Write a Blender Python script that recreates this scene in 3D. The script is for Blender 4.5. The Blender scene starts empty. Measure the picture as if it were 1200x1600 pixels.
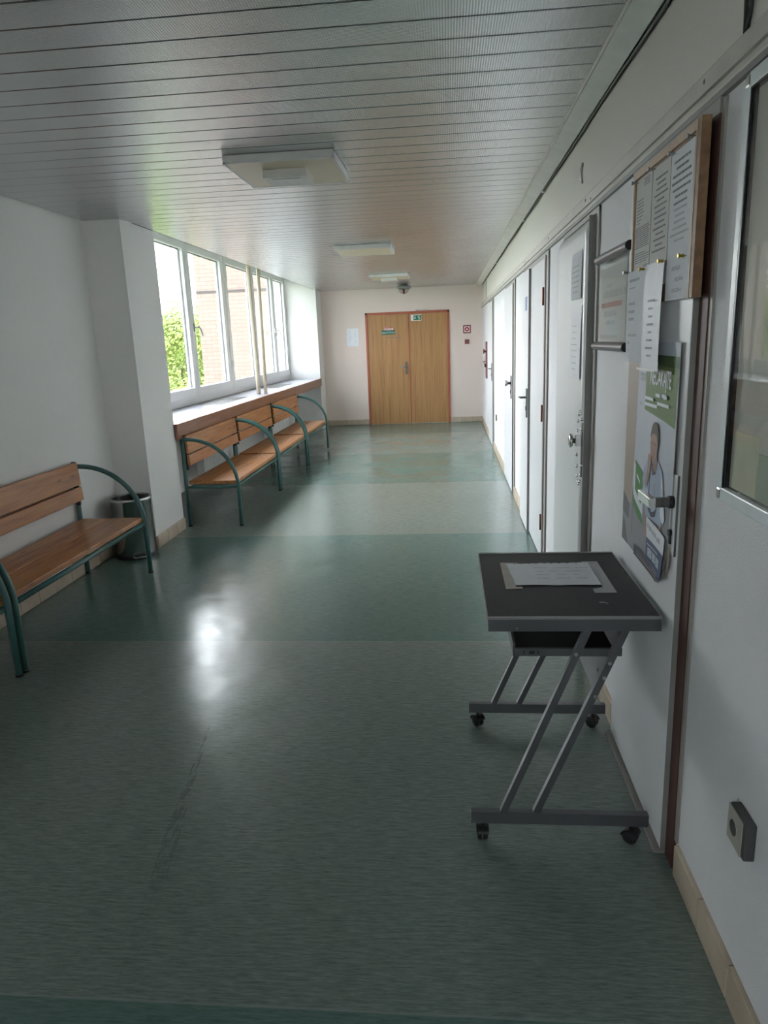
import bpy, bmesh, math, random
from mathutils import Vector, Matrix
random.seed(7)
S = bpy.context.scene
COL = S.collection
PI = math.pi

# ------------------------------------------------------------------ helpers
class MB:
    """collects geometry for ONE mesh object; faces carry a material slot"""
    def __init__(s):
        s.bm = bmesh.new(); s.mi = 0
    def _f(s, vs, smooth=False):
        try:
            f = s.bm.faces.new(vs); f.material_index = s.mi; f.smooth = smooth; return f
        except ValueError:
            return None
    def box(s, x0, x1, y0, y1, z0, z1, bev=0.0):
        if bev <= 0:
            v = [s.bm.verts.new((x, y, z)) for x in (x0, x1) for y in (y0, y1) for z in (z0, z1)]
            for q in ((0,1,3,2),(4,6,7,5),(0,4,5,1),(2,3,7,6),(0,2,6,4),(1,5,7,3)):
                s._f([v[i] for i in q])
            return s
        t = bmesh.new()
        bmesh.ops.create_cube(t, size=1)
        for v in t.verts:
            v.co = Vector(((x0+x1)/2+v.co.x*(x1-x0), (y0+y1)/2+v.co.y*(y1-y0), (z0+z1)/2+v.co.z*(z1-z0)))
        bmesh.ops.bevel(t, geom=list(t.edges), offset=bev, segments=2, profile=.5, affect='EDGES')
        return s.merge(t)
    def merge(s, t, mtx=None, smooth=False):
        m = {}
        for v in t.verts:
            m[v] = s.bm.verts.new(mtx @ v.co if mtx else v.co)
        for f in t.faces:
            s._f([m[v] for v in f.verts], f.smooth or smooth)
        t.free(); return s
    def bar(s, p, q, w, h, up=(0,0,1)):
        """square bar from p to q, width w (sideways), height h (along up)"""
        p, q = Vector(p), Vector(q); d = (q-p).normalized(); up = Vector(up)
        sd = d.cross(up).normalized(); u = sd.cross(d).normalized()
        a = [s.bm.verts.new(c+sd*i*w/2+u*j*h/2) for c in (p, q) for i, j in ((-1,-1),(1,-1),(1,1),(-1,1))]
        for f in ((3,2,1,0),(4,5,6,7),(0,1,5,4),(1,2,6,5),(2,3,7,6),(3,0,4,7)):
            s._f([a[i] for i in f])
        return s
    def tube(s, pts, r, n=12, caps=True):
        P = [Vector(p) for p in pts]; rings = []
        T = [(P[min(i+1, len(P)-1)]-P[max(i-1, 0)]).normalized() for i in range(len(P))]
        ref = Vector((0,0,1)) if abs(T[0].z) < .9 else Vector((0,1,0))
        nrm = (ref-T[0]*ref.dot(T[0])).normalized()
        for i, p in enumerate(P):
            nrm = (nrm-T[i]*nrm.dot(T[i])).normalized(); b = T[i].cross(nrm)
            rr = r[i] if isinstance(r, (list, tuple)) else r
            rings.append([s.bm.verts.new(p+nrm*rr*math.cos(2*PI*k/n)+b*rr*math.sin(2*PI*k/n)) for k in range(n)])
        for a, c in zip(rings, rings[1:]):
            for k in range(n):
                s._f([a[k], a[(k+1)%n], c[(k+1)%n], c[k]], True)
        if caps:
            s._f(rings[0][::-1]); s._f(rings[-1])
        return s
    def lathe(s, c, prof, n=32, axis='z', smooth=True, cap=True):
        """prof: list of (radius, height) along axis from centre c"""
        rings = []
        for r, h in prof:
            ring = []
            for k in range(n):
                a = 2*PI*k/n; u, v = r*math.cos(a), r*math.sin(a)
                d = {'z': (u, v, h), 'x': (h, u, v), 'y': (v, h, u)}[axis]
                ring.append(s.bm.verts.new((c[0]+d[0], c[1]+d[1], c[2]+d[2])))
            rings.append(ring)
        for a, b in zip(rings, rings[1:]):
            for k in range(n):
                s._f([a[k], a[(k+1)%n], b[(k+1)%n], b[k]], smooth)
        if cap and prof[0][0] > 1e-6: s._f(rings[0][::-1])
        if cap and prof[-1][0] > 1e-6: s._f(rings[-1])
        return s
    def prism(s, pts, d):
        """closed outline pts (3D) extruded by vector d"""
        d = Vector(d)
        a = [s.bm.verts.new(p) for p in pts]; b = [s.bm.verts.new(Vector(p)+d) for p in pts]
        s._f(a); s._f(b[::-1])
        for i in range(len(a)):
            j = (i+1) % len(a); s._f([a[j], a[i], b[i], b[j]])
        return s
    def poly(s, pts):
        s._f([s.bm.verts.new(p) for p in pts]); return s
    def text(s, body, size, fn, align='CENTER', bold=0.0, sx=1.0):
        """flat lettering; fn maps (u, v) to a 3D point"""
        cu = bpy.data.curves.new('lettering', 'FONT'); cu.body = body; cu.size = size
        cu.align_x = align; cu.align_y = 'CENTER'; cu.offset = bold; cu.resolution_u = 2
        o = bpy.data.objects.new('lettering', cu); COL.objects.link(o)
        bpy.context.view_layer.update()
        me = bpy.data.meshes.new_from_object(o.evaluated_get(bpy.context.evaluated_depsgraph_get()))
        vs = [s.bm.verts.new(fn(v.co.x*sx, v.co.y)) for v in me.vertices]
        for p in me.polygons: s._f([vs[i] for i in p.vertices])
        bpy.data.objects.remove(o); bpy.data.curves.remove(cu); bpy.data.meshes.remove(me)
        return s
    def build(s, name, mats, parent=None, local=False, fix=True):
        if fix: bmesh.ops.recalc_face_normals(s.bm, faces=list(s.bm.faces))
        me = bpy.data.meshes.new(name)
        off = Vector((0,0,0))
        if parent is not None and not local:
            q = parent
            while q is not None: off += q.location; q = q.parent
            for v in s.bm.verts: v.co -= off
        s.bm.to_mesh(me); s.bm.free()
        for m in (mats if isinstance(mats, (list, tuple)) else [mats]): me.materials.append(m)
        o = bpy.data.objects.new(name, me); COL.objects.link(o)
        if parent is not None: o.parent = parent
        return o

def tag(o, label=None, cat=None, group=None, kind=None):
    if label: o['label'] = label
    if cat: o['category'] = cat
    if group: o['group'] = group
    if kind: o['kind'] = kind
    return o
def thing(name, loc, label, cat, group=None, kind=None):
    o = bpy.data.objects.new(name, None); COL.objects.link(o); o.location = loc
    o.empty_display_size = .05
    return tag(o, label, cat, group, kind)
def copy_tree(o, parent=None):
    c = o.copy(); COL.objects.link(c)
    if parent is not None: c.parent = parent
    for ch in list(o.children): copy_tree(ch, c)
    return c
def arc(fn, a0, a1, n):
    return [fn(a0+(a1-a0)*i/n) for i in range(n+1)]

# ------------------------------------------------------------------ materials
class NT:
    def __init__(s, name):
        s.m = bpy.data.materials.new(name); s.m.use_nodes = True
        s.t = s.m.node_tree; s.b = s.t.nodes['Principled BSDF']; s.out = s.t.nodes['Material Output']
    def n(s, kind, **kw):
        x = s.t.nodes.new(kind)
        for k, v in kw.items():
            if k.startswith('i_'):
                key = k[2:]; x.inputs[int(key) if key.isdigit() else key.replace('_', ' ')].default_value = v
            else: setattr(x, k, v)
        return x
    def l(s, a, b): s.t.links.new(a, b)
    def coord(s, scale=(1,1,1), world=False, rot=(0,0,0)):
        if world: src = s.n('ShaderNodeNewGeometry').outputs['Position']
        else: src = s.n('ShaderNodeTexCoord').outputs['Object']
        mp = s.n('ShaderNodeMapping'); mp.inputs['Scale'].default_value = scale; mp.inputs['Rotation'].default_value = rot
        s.l(src, mp.inputs['Vector']); return mp.outputs[0]
    def noise(s, vec, scale, detail=3, rough=.5):
        x = s.n('ShaderNodeTexNoise'); x.inputs['Scale'].default_value = scale; x.inputs['Detail'].default_value = detail
        x.inputs['Roughness'].default_value = rough; s.l(vec, x.inputs['Vector']); return x.outputs['Fac']
    def ramp(s, fac, stops, interp='LINEAR'):
        x = s.n('ShaderNodeValToRGB'); e = x.color_ramp; e.interpolation = interp
        while len(e.elements) < len(stops): e.elements.new(.5)
        for el, (p, c) in zip(e.elements, stops):
            el.position = p; el.color = (*c, 1) if len(c) == 3 else c
        s.l(fac, x.inputs[0]); return x.outputs[0]
    def mix(s, fac, a, b, blend='MIX'):
        x = s.n('ShaderNodeMix', data_type='RGBA', blend_type=blend)
        for sock, v in ((x.inputs[0], fac), (x.inputs[6], a), (x.inputs[7], b)):
            if hasattr(v, 'links'): s.l(v, sock)
            elif isinstance(v, (int, float)): sock.default_value = v
            else: sock.default_value = (*v, 1)
        return x.outputs[2]
    def math(s, op, a, b=0.0, c=None):
        x = s.n('ShaderNodeMath', operation=op)
        for i, v in enumerate((a, b) if c is None else (a, b, c)):
            if hasattr(v, 'links'): s.l(v, x.inputs[i])
            else: x.inputs[i].default_value = v
        return x.outputs[0]
    def sep(s, vec):
        x = s.n('ShaderNodeSeparateXYZ'); s.l(vec, x.inputs[0]); return x.outputs
    def bump(s, h, strength=.2, dist=.01):
        x = s.n('ShaderNodeBump'); x.inputs['Strength'].default_value = strength; x.inputs['Distance'].default_value = dist
        s.l(h, x.inputs['Height']); s.l(x.outputs[0], s.b.inputs['Normal']); return x
    def base(s, c):
        if hasattr(c, 'links'): s.l(c, s.b.inputs['Base Color'])
        else: s.b.inputs['Base Color'].default_value = (*c, 1)
    def set(s, rough=.5, metal=0, spec=.5):
        s.b.inputs['Roughness'].default_value = rough; s.b.inputs['Metallic'].default_value = metal
        s.b.inputs['Specular IOR Level'].default_value = spec; return s

def plain(name, c, rough=.5, metal=0, spec=.5, vary=.06, vscale=8, bump=0, bscale=200):
    t = NT(name); t.set(rough, metal, spec)
    co = t.coord()
    f = t.noise(co, vscale, 3)
    t.base(t.ramp(f, [(.3, tuple(x*(1-vary) for x in c)), (.7, tuple(min(1, x*(1+vary)) for x in c))]))
    if bump: t.bump(t.noise(co, bscale, 2), bump, .002)
    return t.m

def make_wall(name, c, bump=.25, scale=160, dirt=.05, upper=None):
    t = NT(name); t.set(.62, 0, .3)
    p = t.coord(world=True)
    big = t.noise(p, 1.3, 4); fine = t.noise(p, 30, 3)
    col = t.ramp(big, [(.3, tuple(x*(1-dirt) for x in c)), (.7, c)])
    if upper:                                    # the panels above the rail are painted cream
        col = t.mix(t.math('GREATER_THAN', t.sep(p)[2], 2.05), col, upper)
    col = t.mix(t.math('MULTIPLY', fine, .05), col, (.3, .29, .27))
    t.base(col); t.bump(t.noise(p, scale, 3, .6), bump, .003)
    return t.m

def make_floor():
    t = NT('linoleum')
    p = t.coord(world=True); o = t.sep(p)
    # light and dark sheets of linoleum laid across the corridor, one every 2.07 m
    warp = t.noise(p, .4, 1)
    yy = t.math('SUBTRACT', o[1], 1.325)
    ph = t.math('FRACT', t.math('DIVIDE', yy, 4.19))
    band = t.math('LESS_THAN', ph, .5)
    st = t.n('ShaderNodeMapping'); st.inputs['Scale'].default_value = (4.2, 42, 1); t.l(p, st.inputs['Vector'])
    streak = t.noise(st.outputs[0], 3.2, 4, .65)
    st2 = t.n('ShaderNodeMapping'); st2.inputs['Scale'].default_value = (11, 100, 1); t.l(p, st2.inputs['Vector'])
    streak2 = t.noise(st2.outputs[0], 3, 3, .6)
    sv = t.math('ADD', t.math('MULTIPLY', streak, .6), t.math('MULTIPLY', streak2, .4))
    light = t.ramp(sv, [(.30, (.090, .128, .112)), (.46, (.172, .218, .194)), (.62, (.25, .30, .27))])
    green = t.ramp(sv, [(.30, (.068, .122, .106)), (.46, (.110, .185, .162)), (.62, (.155, .24, .212))])
    col = t.mix(band, green, light)
    # seam lines between the sheets
    ph2 = t.math('FRACT', t.math('DIVIDE', yy, 2.095))
    seam = t.math('LESS_THAN', t.math('ABSOLUTE', t.math('SUBTRACT', ph2, .5)), .4985)
    col = t.mix(t.math('MULTIPLY', t.math('SUBTRACT', 1.0, seam), .35), col, (.35, .38, .35))
    # dark rubber scuff trailing along the floor, broken up by noise
    cx = t.math('ADD', t.math('MULTIPLY', t.math('SUBTRACT', o[1], 1.7), -.155), -.866)
    off = t.math('ABSOLUTE', t.math('SUBTRACT', o[0], t.math('ADD', cx, t.math('MULTIPLY', t.math('SUBTRACT', warp, .5), .1))))
    wid = t.math('MULTIPLY', t.math('SUBTRACT', 2.66, o[1]), .035)
    inside = t.math('LESS_THAN', off, t.math('MINIMUM', t.math('MAXIMUM', wid, .001), .026))
    rngy = t.math('MULTIPLY', t.math('GREATER_THAN', o[1], 1.35), t.math('LESS_THAN', o[1], 2.62))
    sc = t.n('ShaderNodeMapping'); sc.inputs['Scale'].default_value = (38, 8, 1); t.l(p, sc.inputs['Vector'])
    brk = t.math('GREATER_THAN', t.noise(sc.outputs[0], 1.6, 6, .75), .49)
    scf = t.math('MULTIPLY', t.math('MULTIPLY', inside, rngy), t.math('MULTIPLY', brk, t.math('MINIMUM', t.math('MAXIMUM', t.math('MULTIPLY', t.math('SUBTRACT', o[1], 1.45), .62), .05), .42)))
    col = t.mix(scf, col, (.035, .045, .042))
    t.base(col)
    wear = t.noise(p, 2.2, 4)
    t.l(t.ramp(wear, [(.3, (.17,)*3), (.7, (.26,)*3)]), t.b.inputs['Roughness'])
    t.b.inputs['Specular IOR Level'].default_value = .55
    lump = t.noise(p, 3.1, 2); fine = t.noise(st2.outputs[0], 4, 2)
    t.bump(t.math('ADD', t.math('MULTIPLY', lump, 1.0), t.math('MULTIPLY', fine, .012)), 0.07, .06)
    return t.m

def make_slat_metal():
    t = NT('pressed_aluminium'); t.set(.27, .88, .5)
    p = t.coord(world=True)
    t.base(t.ramp(t.noise(p, 1.7, 3), [(.3, (.50, .505, .51)), (.7, (.57, .575, .575))]))
    t.b.inputs['Anisotropic'].default_value = .75
    tg = t.n('ShaderNodeCombineXYZ'); tg.inputs[0].default_value = 1.0; t.l(tg.outputs[0], t.b.inputs['Tangent'])
    # fine diagonal knurl pressed in the sheet
    r = t.n('ShaderNodeMapping'); r.inputs['Rotation'].default_value = (0, 0, PI/4); t.l(p, r.inputs['Vector'])
    o = t.sep(r.outputs[0])
    a = t.math('SINE', t.math('MULTIPLY', o[0], 520)); b = t.math('SINE', t.math('MULTIPLY', o[1], 520))
    t.bump(t.math('MULTIPLY', a, b), .16, .0015)
    return t.m

def make_wood(name, dark, mid, light, grain=(14, 1.0, 14), scale=2.2, rough=.32, knots=True):
    t = NT(name); t.set(rough, 0, .5)
    co = t.coord(grain)
    w = t.noise(co, scale, 5, .6)
    oi = t.n('ShaderNodeObjectInfo').outputs['Random']
    c = t.ramp(w, [(.28, dark), (.5, mid), (.74, light)])
    fine = t.noise(t.coord(tuple(g*6 for g in grain)), scale*2, 2)
    c = t.mix(t.math('MULTIPLY', fine, .18), c, dark)
    if knots:
        o3 = t.sep(t.coord())
        kc = t.n('ShaderNodeCombineXYZ'); t.l(t.math('MULTIPLY', o3[1], 3.2), kc.inputs[0]); t.l(t.math('MULTIPLY', t.math('ADD', o3[0], o3[2]), 9.0), kc.inputs[1])
        v = t.n('ShaderNodeTexVoronoi', voronoi_dimensions='2D'); v.inputs['Scale'].default_value = 1.0; t.l(kc.outputs[0], v.inputs['Vector'])
        k = t.ramp(v.outputs['Distance'], [(.0, (1, 1, 1)), (.06, (.7,)*3), (.11, (0, 0, 0))])
        c = t.mix(t.math('MULTIPLY', k, .75), c, tuple(x*.4 for x in dark))
    c = t.mix(t.math('MULTIPLY', oi, .12), c, dark)
    t.base(c); t.bump(w, .05, .003)
    return t.m

def make_glass(name, tint=(1, 1, 1), refl=.06):
    t = NT(name)
    t.t.nodes.remove(t.b)
    tr = t.n('ShaderNodeBsdfTransparent'); tr.inputs[0].default_value = (*tint, 1)
    gl = t.n('ShaderNodeBsdfGlossy'); gl.inputs['Roughness'].default_value = .02
    lw = t.n('ShaderNodeLayerWeight'); lw.inputs['Blend'].default_value = .5
    fr = t.math('ADD', t.math('MULTIPLY', t.math('POWER', lw.outputs['Facing'], 5.0), .4), .02)
    mx = t.n('ShaderNodeMixShader')
    t.l(fr, mx.inputs[0]); t.l(tr.outputs[0], mx.inputs[1]); t.l(gl.outputs[0], mx.inputs[2])
    t.l(mx.outputs[0], t.out.inputs[0])
    return t.m

def make_tile():
    t = NT('beige_skirting_tile'); t.set(.4, 0, .5)
    p = t.coord(world=True)
    t.base(t.ramp(t.noise(p, 9, 4), [(.3, (.50, .40, .30)), (.7, (.60, .50, .385))]))
    t.bump(t.noise(p, 60, 2), .05, .002)
    return t.m

def make_brick():
    t = NT('pale_brick'); t.set(.9, 0, .1)
    p = t.coord()
    r = t.n('ShaderNodeMapping'); r.inputs['Rotation'].default_value = (PI/2, 0, 0); t.l(p, r.inputs['Vector'])
    b = t.n('ShaderNodeTexBrick'); b.inputs['Scale'].default_value = 1.0
    b.inputs['Brick Width'].default_value = .32; b.inputs['Row Height'].default_value = .095; b.inputs['Mortar Size'].default_value = .008
    b.inputs['Color1'].default_value = (.27, .205, .172, 1); b.inputs['Color2'].default_value = (.295, .225, .19, 1); b.inputs['Mortar'].default_value = (.20, .16, .14, 1)
    t.l(r.outputs[0], b.inputs['Vector']); t.base(b.outputs[0])
    return t.m

def make_crown():
    t = NT('leaf_green'); t.set(.7, 0, .2)
    t.base(t.ramp(t.noise(t.coord(), 1.1, 4), [(.3, (.16, .24, .07)), (.7, (.40, .46, .14))]))
    return t.m

M = {}
M['wall'] = make_wall('white_wall_paint', (.89, .87, .845))
M['wall_r'] = make_wall('white_textured_paint', (.82, .82, .83), .7, 200, .06, (.82, .78, .71))
M['wall_pink'] = make_wall('warm_white_wall_paint', (.84, .715, .645), .15, 140)
M['floor'] = make_floor()
M['slat'] = make_slat_metal()
M['slat_gap'] = plain('ceiling_gap_black', (.02, .02, .02), .8)
M['band'] = plain('ceiling_trim_enamel', (.84, .83, .80), .3, .0)
M['pine'] = make_wood('varnished_pine', (.33, .115, .035), (.51, .21, .066), (.61, .285, .10))
M['pine_sill'] = make_wood('brown_stained_board', (.20, .075, .035), (.29, .115, .055), (.36, .155, .08))
M['oak'] = make_wood('oak_veneer', (.33, .155, .055), (.46, .245, .095), (.53, .305, .135), (22, 22, .7), 2.0, .4, False)
M['rail_wood'] = plain('painted_rail', (.62, .585, .53), .5)
M['cork_frame'] = make_wood('brown_board_frame', (.17, .09, .045), (.27, .15, .08), (.36, .22, .12), (20, 20, 20), 1.5, .5, False)
M['frame_light'] = make_wood('light_board_edge', (.42, .28, .18), (.52, .36, .24), (.58, .42, .29), (20, 20, 20), 1.5, .5, False)
M['green'] = plain('green_enamel', (.055, .150, .138), .28, 0, .5, .1)
M['door_white'] = plain('white_door_laminate', (.74, .75, .765), .32, 0, .5, .02, 2)
M['door_pad'] = plain('white_leatherette', (.73, .745, .74), .38, 0, .5, .02, 3, .25, 260)
M['door_edge'] = plain('grey_door_edge', (.27, .265, .25), .5)
M['frame_grey'] = plain('grey_steel_door_frame', (.30, .285, .26), .45)
M['frame_brown'] = plain('brown_red_gap_paint', (.085, .035, .025), .55)
M['frame_red'] = plain('red_brown_door_frame', (.42, .115, .06), .4)
M['chrome'] = plain('chrome', (.72, .72, .72), .16, 1, .5, .03)
M['steel'] = plain('brushed_steel', (.42, .42, .42), .3, 1, .5, .05)
M['darksteel'] = plain('aged_lever_metal', (.16, .155, .15), .38, .8)
M['bin_steel'] = plain('polished_bin_steel', (.45, .435, .42), .16, 1, .5, .03)
M['black'] = plain('black_plastic', (.012, .012, .013), .45)
M['blackgloss'] = plain('black_glossy', (.012, .01, .014), .22)
M['brass'] = plain('brass_pin', (.52, .38, .10), .3, .9)
M['paper'] = plain('white_paper', (.83, .845, .875), .9, 0, .05, .02)
M['paper_grey'] = plain('yellowed_paper', (.72, .71, .68), .8, 0, .1, .03)
M['sleeve'] = plain('plastic_sleeve', (.82, .84, .88), .42, 0, .2, .03, 20, .12, 40)
M['ink'] = plain('printed_ink', (.19, .19, .22), .7)
M['ink_soft'] = plain('faded_ink', (.50, .51, .54), .7)
M['ink_red'] = plain('red_ink', (.45, .12, .08), .7)
M['tile'] = make_tile()
M['grout'] = plain('dark_grout', (.22, .17, .13), .8)
M['pvc'] = plain('white_window_pvc', (.80, .80, .79), .3, 0, .5, .01)
M['gasket'] = plain('grey_window_gasket', (.25, .245, .25), .5)
M['sill_top'] = plain('pale_sill_laminate', (.36, .36, .41), .28, 0, .5, .03, 5)
M['grille'] = plain('grey_vent_slot', (.05, .06, .06), .5)
M['radiator'] = plain('radiator_enamel', (.88, .88, .86), .35)
M['light_panel'] = plain('yellowed_diffuser', (.72, .62, .46), .35, 0, .4, .04, 4)
M['light_frame'] = plain('white_lamp_frame', (.74, .73, .70), .4)
M['table_top'] = plain('black_ash_laminate', (.014, .012, .015), .5, 0, .3, .25, 60)
M['table_frame'] = plain('silver_grey_powder_coat', (.115, .118, .126), .34, .3, .5, .05)
M['table_edge'] = plain('grey_table_edging', (.30, .295, .30), .3, .3)
M['tape'] = plain('brown_packing_tape', (.36, .315, .285), .25, 0, .5, .1, 14)
M['pole'] = make_wood('bare_wood_pole', (.52, .42, .31), (.62, .53, .41), (.70, .62, .5), (14, 14, 1), 2, .6, False)
M['red'] = plain('signal_red', (.50, .03, .045), .4)
M['darkred'] = plain('dark_red', (.20, .03, .03), .4)
M['pinkred'] = plain('pinkish_red_panel', (.36, .17, .145), .3)  # pink cast puts the fire panel's reflections into its red
M['white'] = plain('sign_white', (.85, .82, .82), .4)
M['signgreen'] = plain('sign_green', (.015, .19, .085), .4)
M['dullgreen'] = plain('dark_green_sign', (.03, .12, .085), .4)
M['mintgreen'] = plain('pale_green_letters', (.42, .62, .53), .5)
M['blue'] = plain('blue_plate', (.17, .24, .44), .4)
M['cabinet_white'] = plain('white_enamelled_frame', (.74, .79, .80), .3)
M['cabinet_back'] = plain('beige_board_lining', (.70, .645, .57), .8, 0, .2, .06, 6)
M['cream_paper'] = plain('cream_paper', (.78, .72, .54), .7)
M['olive_paper'] = plain('pale_green_paper', (.52, .55, .42), .7)
M['socket_face'] = plain('beige_socket', (.44, .42, .36), .45)
M['socket_frame'] = plain('dark_socket_frame', (.07, .07, .07), .4)
M['glass'] = make_glass('window_glass', (.97, .985, .99))
M['acrylic'] = make_glass('clear_acrylic', (.93, .95, .95))
M['dome'] = make_glass('clear_dome', (.75, .74, .74))
M['detector'] = plain('grey_detector_base', (.25, .25, .24), .5)
M['tube_grey'] = plain('grey_clamp_tube', (.17, .165, .185), .28, .3)
M['copper'] = plain('rusty_hinge', (.30, .10, .05), .5, .4)
M['brick'] = make_brick()
M['concrete'] = plain('grey_concrete_band', (.085, .075, .07), .9)
M['crown'] = make_crown()
M['bark'] = plain('bark', (.10, .07, .05), .9)
M['grass'] = plain('outdoor_lawn', (.06, .10, .03), .9, 0, .1, .2, .3)
M['bluewall'] = plain('blue_facade', (.25, .36, .58), .6)
M['winglass'] = plain('dark_window_glass', (.06, .08, .11), .2)
M['greyroof'] = plain('grey_roof', (.16, .155, .16), .8)
# poster colours
for k, c in dict(p_sky=(.60, .635, .70), p_tan=(.42, .34, .28), p_green=(.13, .23, .055), p_dkgreen=(.05, .12, .03), p_grey=(.29, .29, .31), p_dark=(.16, .155, .16),
                 p_skin=(.42, .27, .21), p_hair=(.10, .07, .05), p_shirt=(.42, .50, .63), p_tie=(.06, .065, .09), p_jean=(.12, .14, .17), p_seat=(.09, .27, .08),
                 p_navy=(.10, .13, .22), p_white=(.78, .82, .85), p_deep=(.07, .06, .075), p_stripe=(.34, .32, .32), p_skin2=(.33, .20, .155), p_back=(.36, .31, .26)).items():
    M[k] = plain(k.replace('p_', 'print_'), c, .45, 0, .25, .03)

# ------------------------------------------------------------------ camera
F = 1110.1
r = Vector((0, 0, 0)); yaw, pit, rol = 0.09554616, 0.2363742, -0.03957732
cy, sy, cp, sp = math.cos(yaw), math.sin(yaw), math.cos(pit), math.sin(pit)
fw = Vector((-sy*cp, cy*cp, -sp)); rt = Vector((cy, sy, 0)); up = rt.cross(fw)
R2 = math.cos(rol)*rt + math.sin(rol)*up; U2 = -math.sin(rol)*rt + math.cos(rol)*up
cam = bpy.data.cameras.new('camera'); co = bpy.data.objects.new('camera', cam); COL.objects.link(co)
mt = Matrix((R2, U2, -fw)).transposed().to_4x4(); mt.translation = (0, 0, 1.52); co.matrix_world = mt
cam.sensor_fit = 'HORIZONTAL'; cam.sensor_width = 36; cam.lens = F/1200*36; cam.clip_start = .02; cam.clip_end = 400
S.camera = co

# ------------------------------------------------------------------ room dimensions
XL, XP, XW, XR = -2.585, -2.30, -2.84, .63     # left wall, pillar face, window plane, right wall
YB, Y0, ZC = 13.3, -3.2, 2.43                  # far wall, wall behind, ceiling
WY0, WY1 = 5.80, 12.82                         # window recess

# floor
f = MB(); f.box(-3.0, 1.0, Y0-.2, YB+.2, -.12, 0)
tag(f.build('floor', M['floor']), 'glossy linoleum floor in alternating grey and green bands', 'floor', kind='structure')

# ceiling: pressed aluminium strips running across, each with a bevelled lip and a dark gap
c = MB(); y = 2.215-.153*36
x0, x1 = XL, .535
while y < YB:
    a, b = max(y+.0022, Y0), min(y+.1508, YB)
    xl = XP+.015 if a > 5.2 else XL+.02
    if b > a:
        z = ZC
        pr = [(xl, a, z+.02), (xl, a, z+.002), (xl, a+.003, z), (xl, b-.003, z), (xl, b, z+.002), (xl, b, z+.02)]
        c.prism(pr, (x1-xl, 0, 0))
    y += .153
c.mi = 1
c.box(XL, x1, Y0, 5.2, ZC+.021, ZC+.06); c.box(XP+.012, x1, 5.2, YB, ZC+.021, ZC+.06)
c.box(XP+.001, XP+.013, WY0-.4, YB, ZC+.002, ZC+.06)
c.mi = 2
c.box(-3.0, 1.0, Y0-.2, YB+.2, 2.70, 2.80)
c.box(-3.05, XP-.01, WY0, WY1, 2.68, 2.71)
tag(c.build('ceiling', [M['slat'], M['slat_gap'], M['wall']]), 'suspended ceiling of grey pressed aluminium strips', 'ceiling', kind='structure')

# left wall with pillar, window recess, far pillar
w = MB()
w.box(-3.05, XL, -1.45, 5.2, 0, 2.7); w.box(-3.05, XL, Y0, -2.7, 0, 2.7); w.box(-3.05, XL, -2.7, -1.45, 0, .93); w.box(-3.05, XL, -2.7, -1.45, 2.36, 2.7)
w.box(-3.05, XP, 5.2, WY0, 0, 2.7)
w.box(-3.05, XW-.06, WY0, WY1, 0, .93)           # parapet below the window
w.box(-3.05, XP+.02, WY1, YB, 0, 2.7)
tag(w.build('wall_left', M['wall']), 'white left wall with pillar and deep window recess', 'wall', kind='structure')
# right wall
w = MB(); w.box(XR, XR+.15, Y0, YB, 0, 2.7)
tag(w.build('wall_right', M['wall_r']), 'white textured right wall with a row of doors', 'wall', kind='structure')
w = MB(); w.box(-3.05, XR+.15, YB, YB+.15, 0, 2.7)
tag(w.build('wall_back', M['wall_pink']), 'warm white end wall around the double door', 'wall', kind='structure')
w = MB(); w.box(-3.05, -2.3, Y0-.15, Y0, 0, 2.7); w.box(-1.2, XR+.15, Y0-.15, Y0, 0, 2.7); w.box(-2.3, -1.2, Y0-.15, Y0, 0, .9)
w.box(-2.3, -1.2, Y0-.15, Y0, 2.3, 2.7)
tag(w.build('wall_front', M['wall']), 'white wall closing the corridor behind the viewer', 'wall', kind='structure')
# window added behind the viewer to let in fill light
wf = MB()
for a in (-2.3, -1.25): wf.box(a, a+.05, Y0-.1, Y0-.04, .9, 2.3)
for a in (.9, 2.25): wf.box(-2.3, -1.2, Y0-.1, Y0-.04, a, a+.05)
wb = thing('fill_window_2', (-1.75, Y0-.07, .9), 'white framed window added behind the viewer for fill light', 'window', kind='structure')
wf.build('window_frame', M['pvc'], wb)
g = MB(); g.box(-2.25, -1.25, Y0-.075, Y0-.07, .95, 2.25); g.build('pane', M['glass'], wb)

# unseen window added in the left wall to brighten the near walls
wf = MB()
for a in (-2.7, -1.51): wf.box(-2.9, -2.84, a, a+.06, .93, 2.36)
for a in (.93, 2.30): wf.box(-2.9, -2.84, -2.7, -1.45, a, a+.06)
wb = thing('fill_window_3', (-2.87, -2.1, .93), 'white framed side window added behind the viewer for fill light', 'window', kind='structure')
wf.build('window_frame', M['pvc'], wb)
g = MB(); g.box(-2.873, -2.868, -2.64, -1.51, .99, 2.30); g.build('pane', M['glass'], wb)

# tiled baseboards
def tiles(name, runs, label):
    t = MB()
    for (ax, fixed, s, e, sign) in runs:
        L = .2 ; a = s
        while a < e-.005:
            b = min(a+L, e)
            lo, hi = (fixed, fixed+sign*.014) if sign > 0 else (fixed+sign*.014, fixed)
            t.mi = 0
            if ax == 'x': t.box(lo, hi, a+.0015, b-.0015, 0.001, .098, .003)
            else: t.box(a+.0015, b-.0015, lo, hi, 0.001, .098, .003)
            a = b
        t.mi = 1
        lo, hi = (fixed, fixed+sign*.010) if sign > 0 else (fixed+sign*.010, fixed)
        if ax == 'x': t.box(lo, hi, s, e, .001, .096)
        else: t.box(s, e, lo, hi, .001, .096)
    return tag(t.build(name, [M['tile'], M['grout']]), label, 'baseboard', kind='structure')
tiles('baseboard_left', [('x', XL, .0, 5.2-.015, 1), ('y', 5.2, XL+.015, XP+.014, -1), ('x', XP, 5.2, WY0, 1)], 'beige tiled baseboard along the left wall and pillar')
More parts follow.
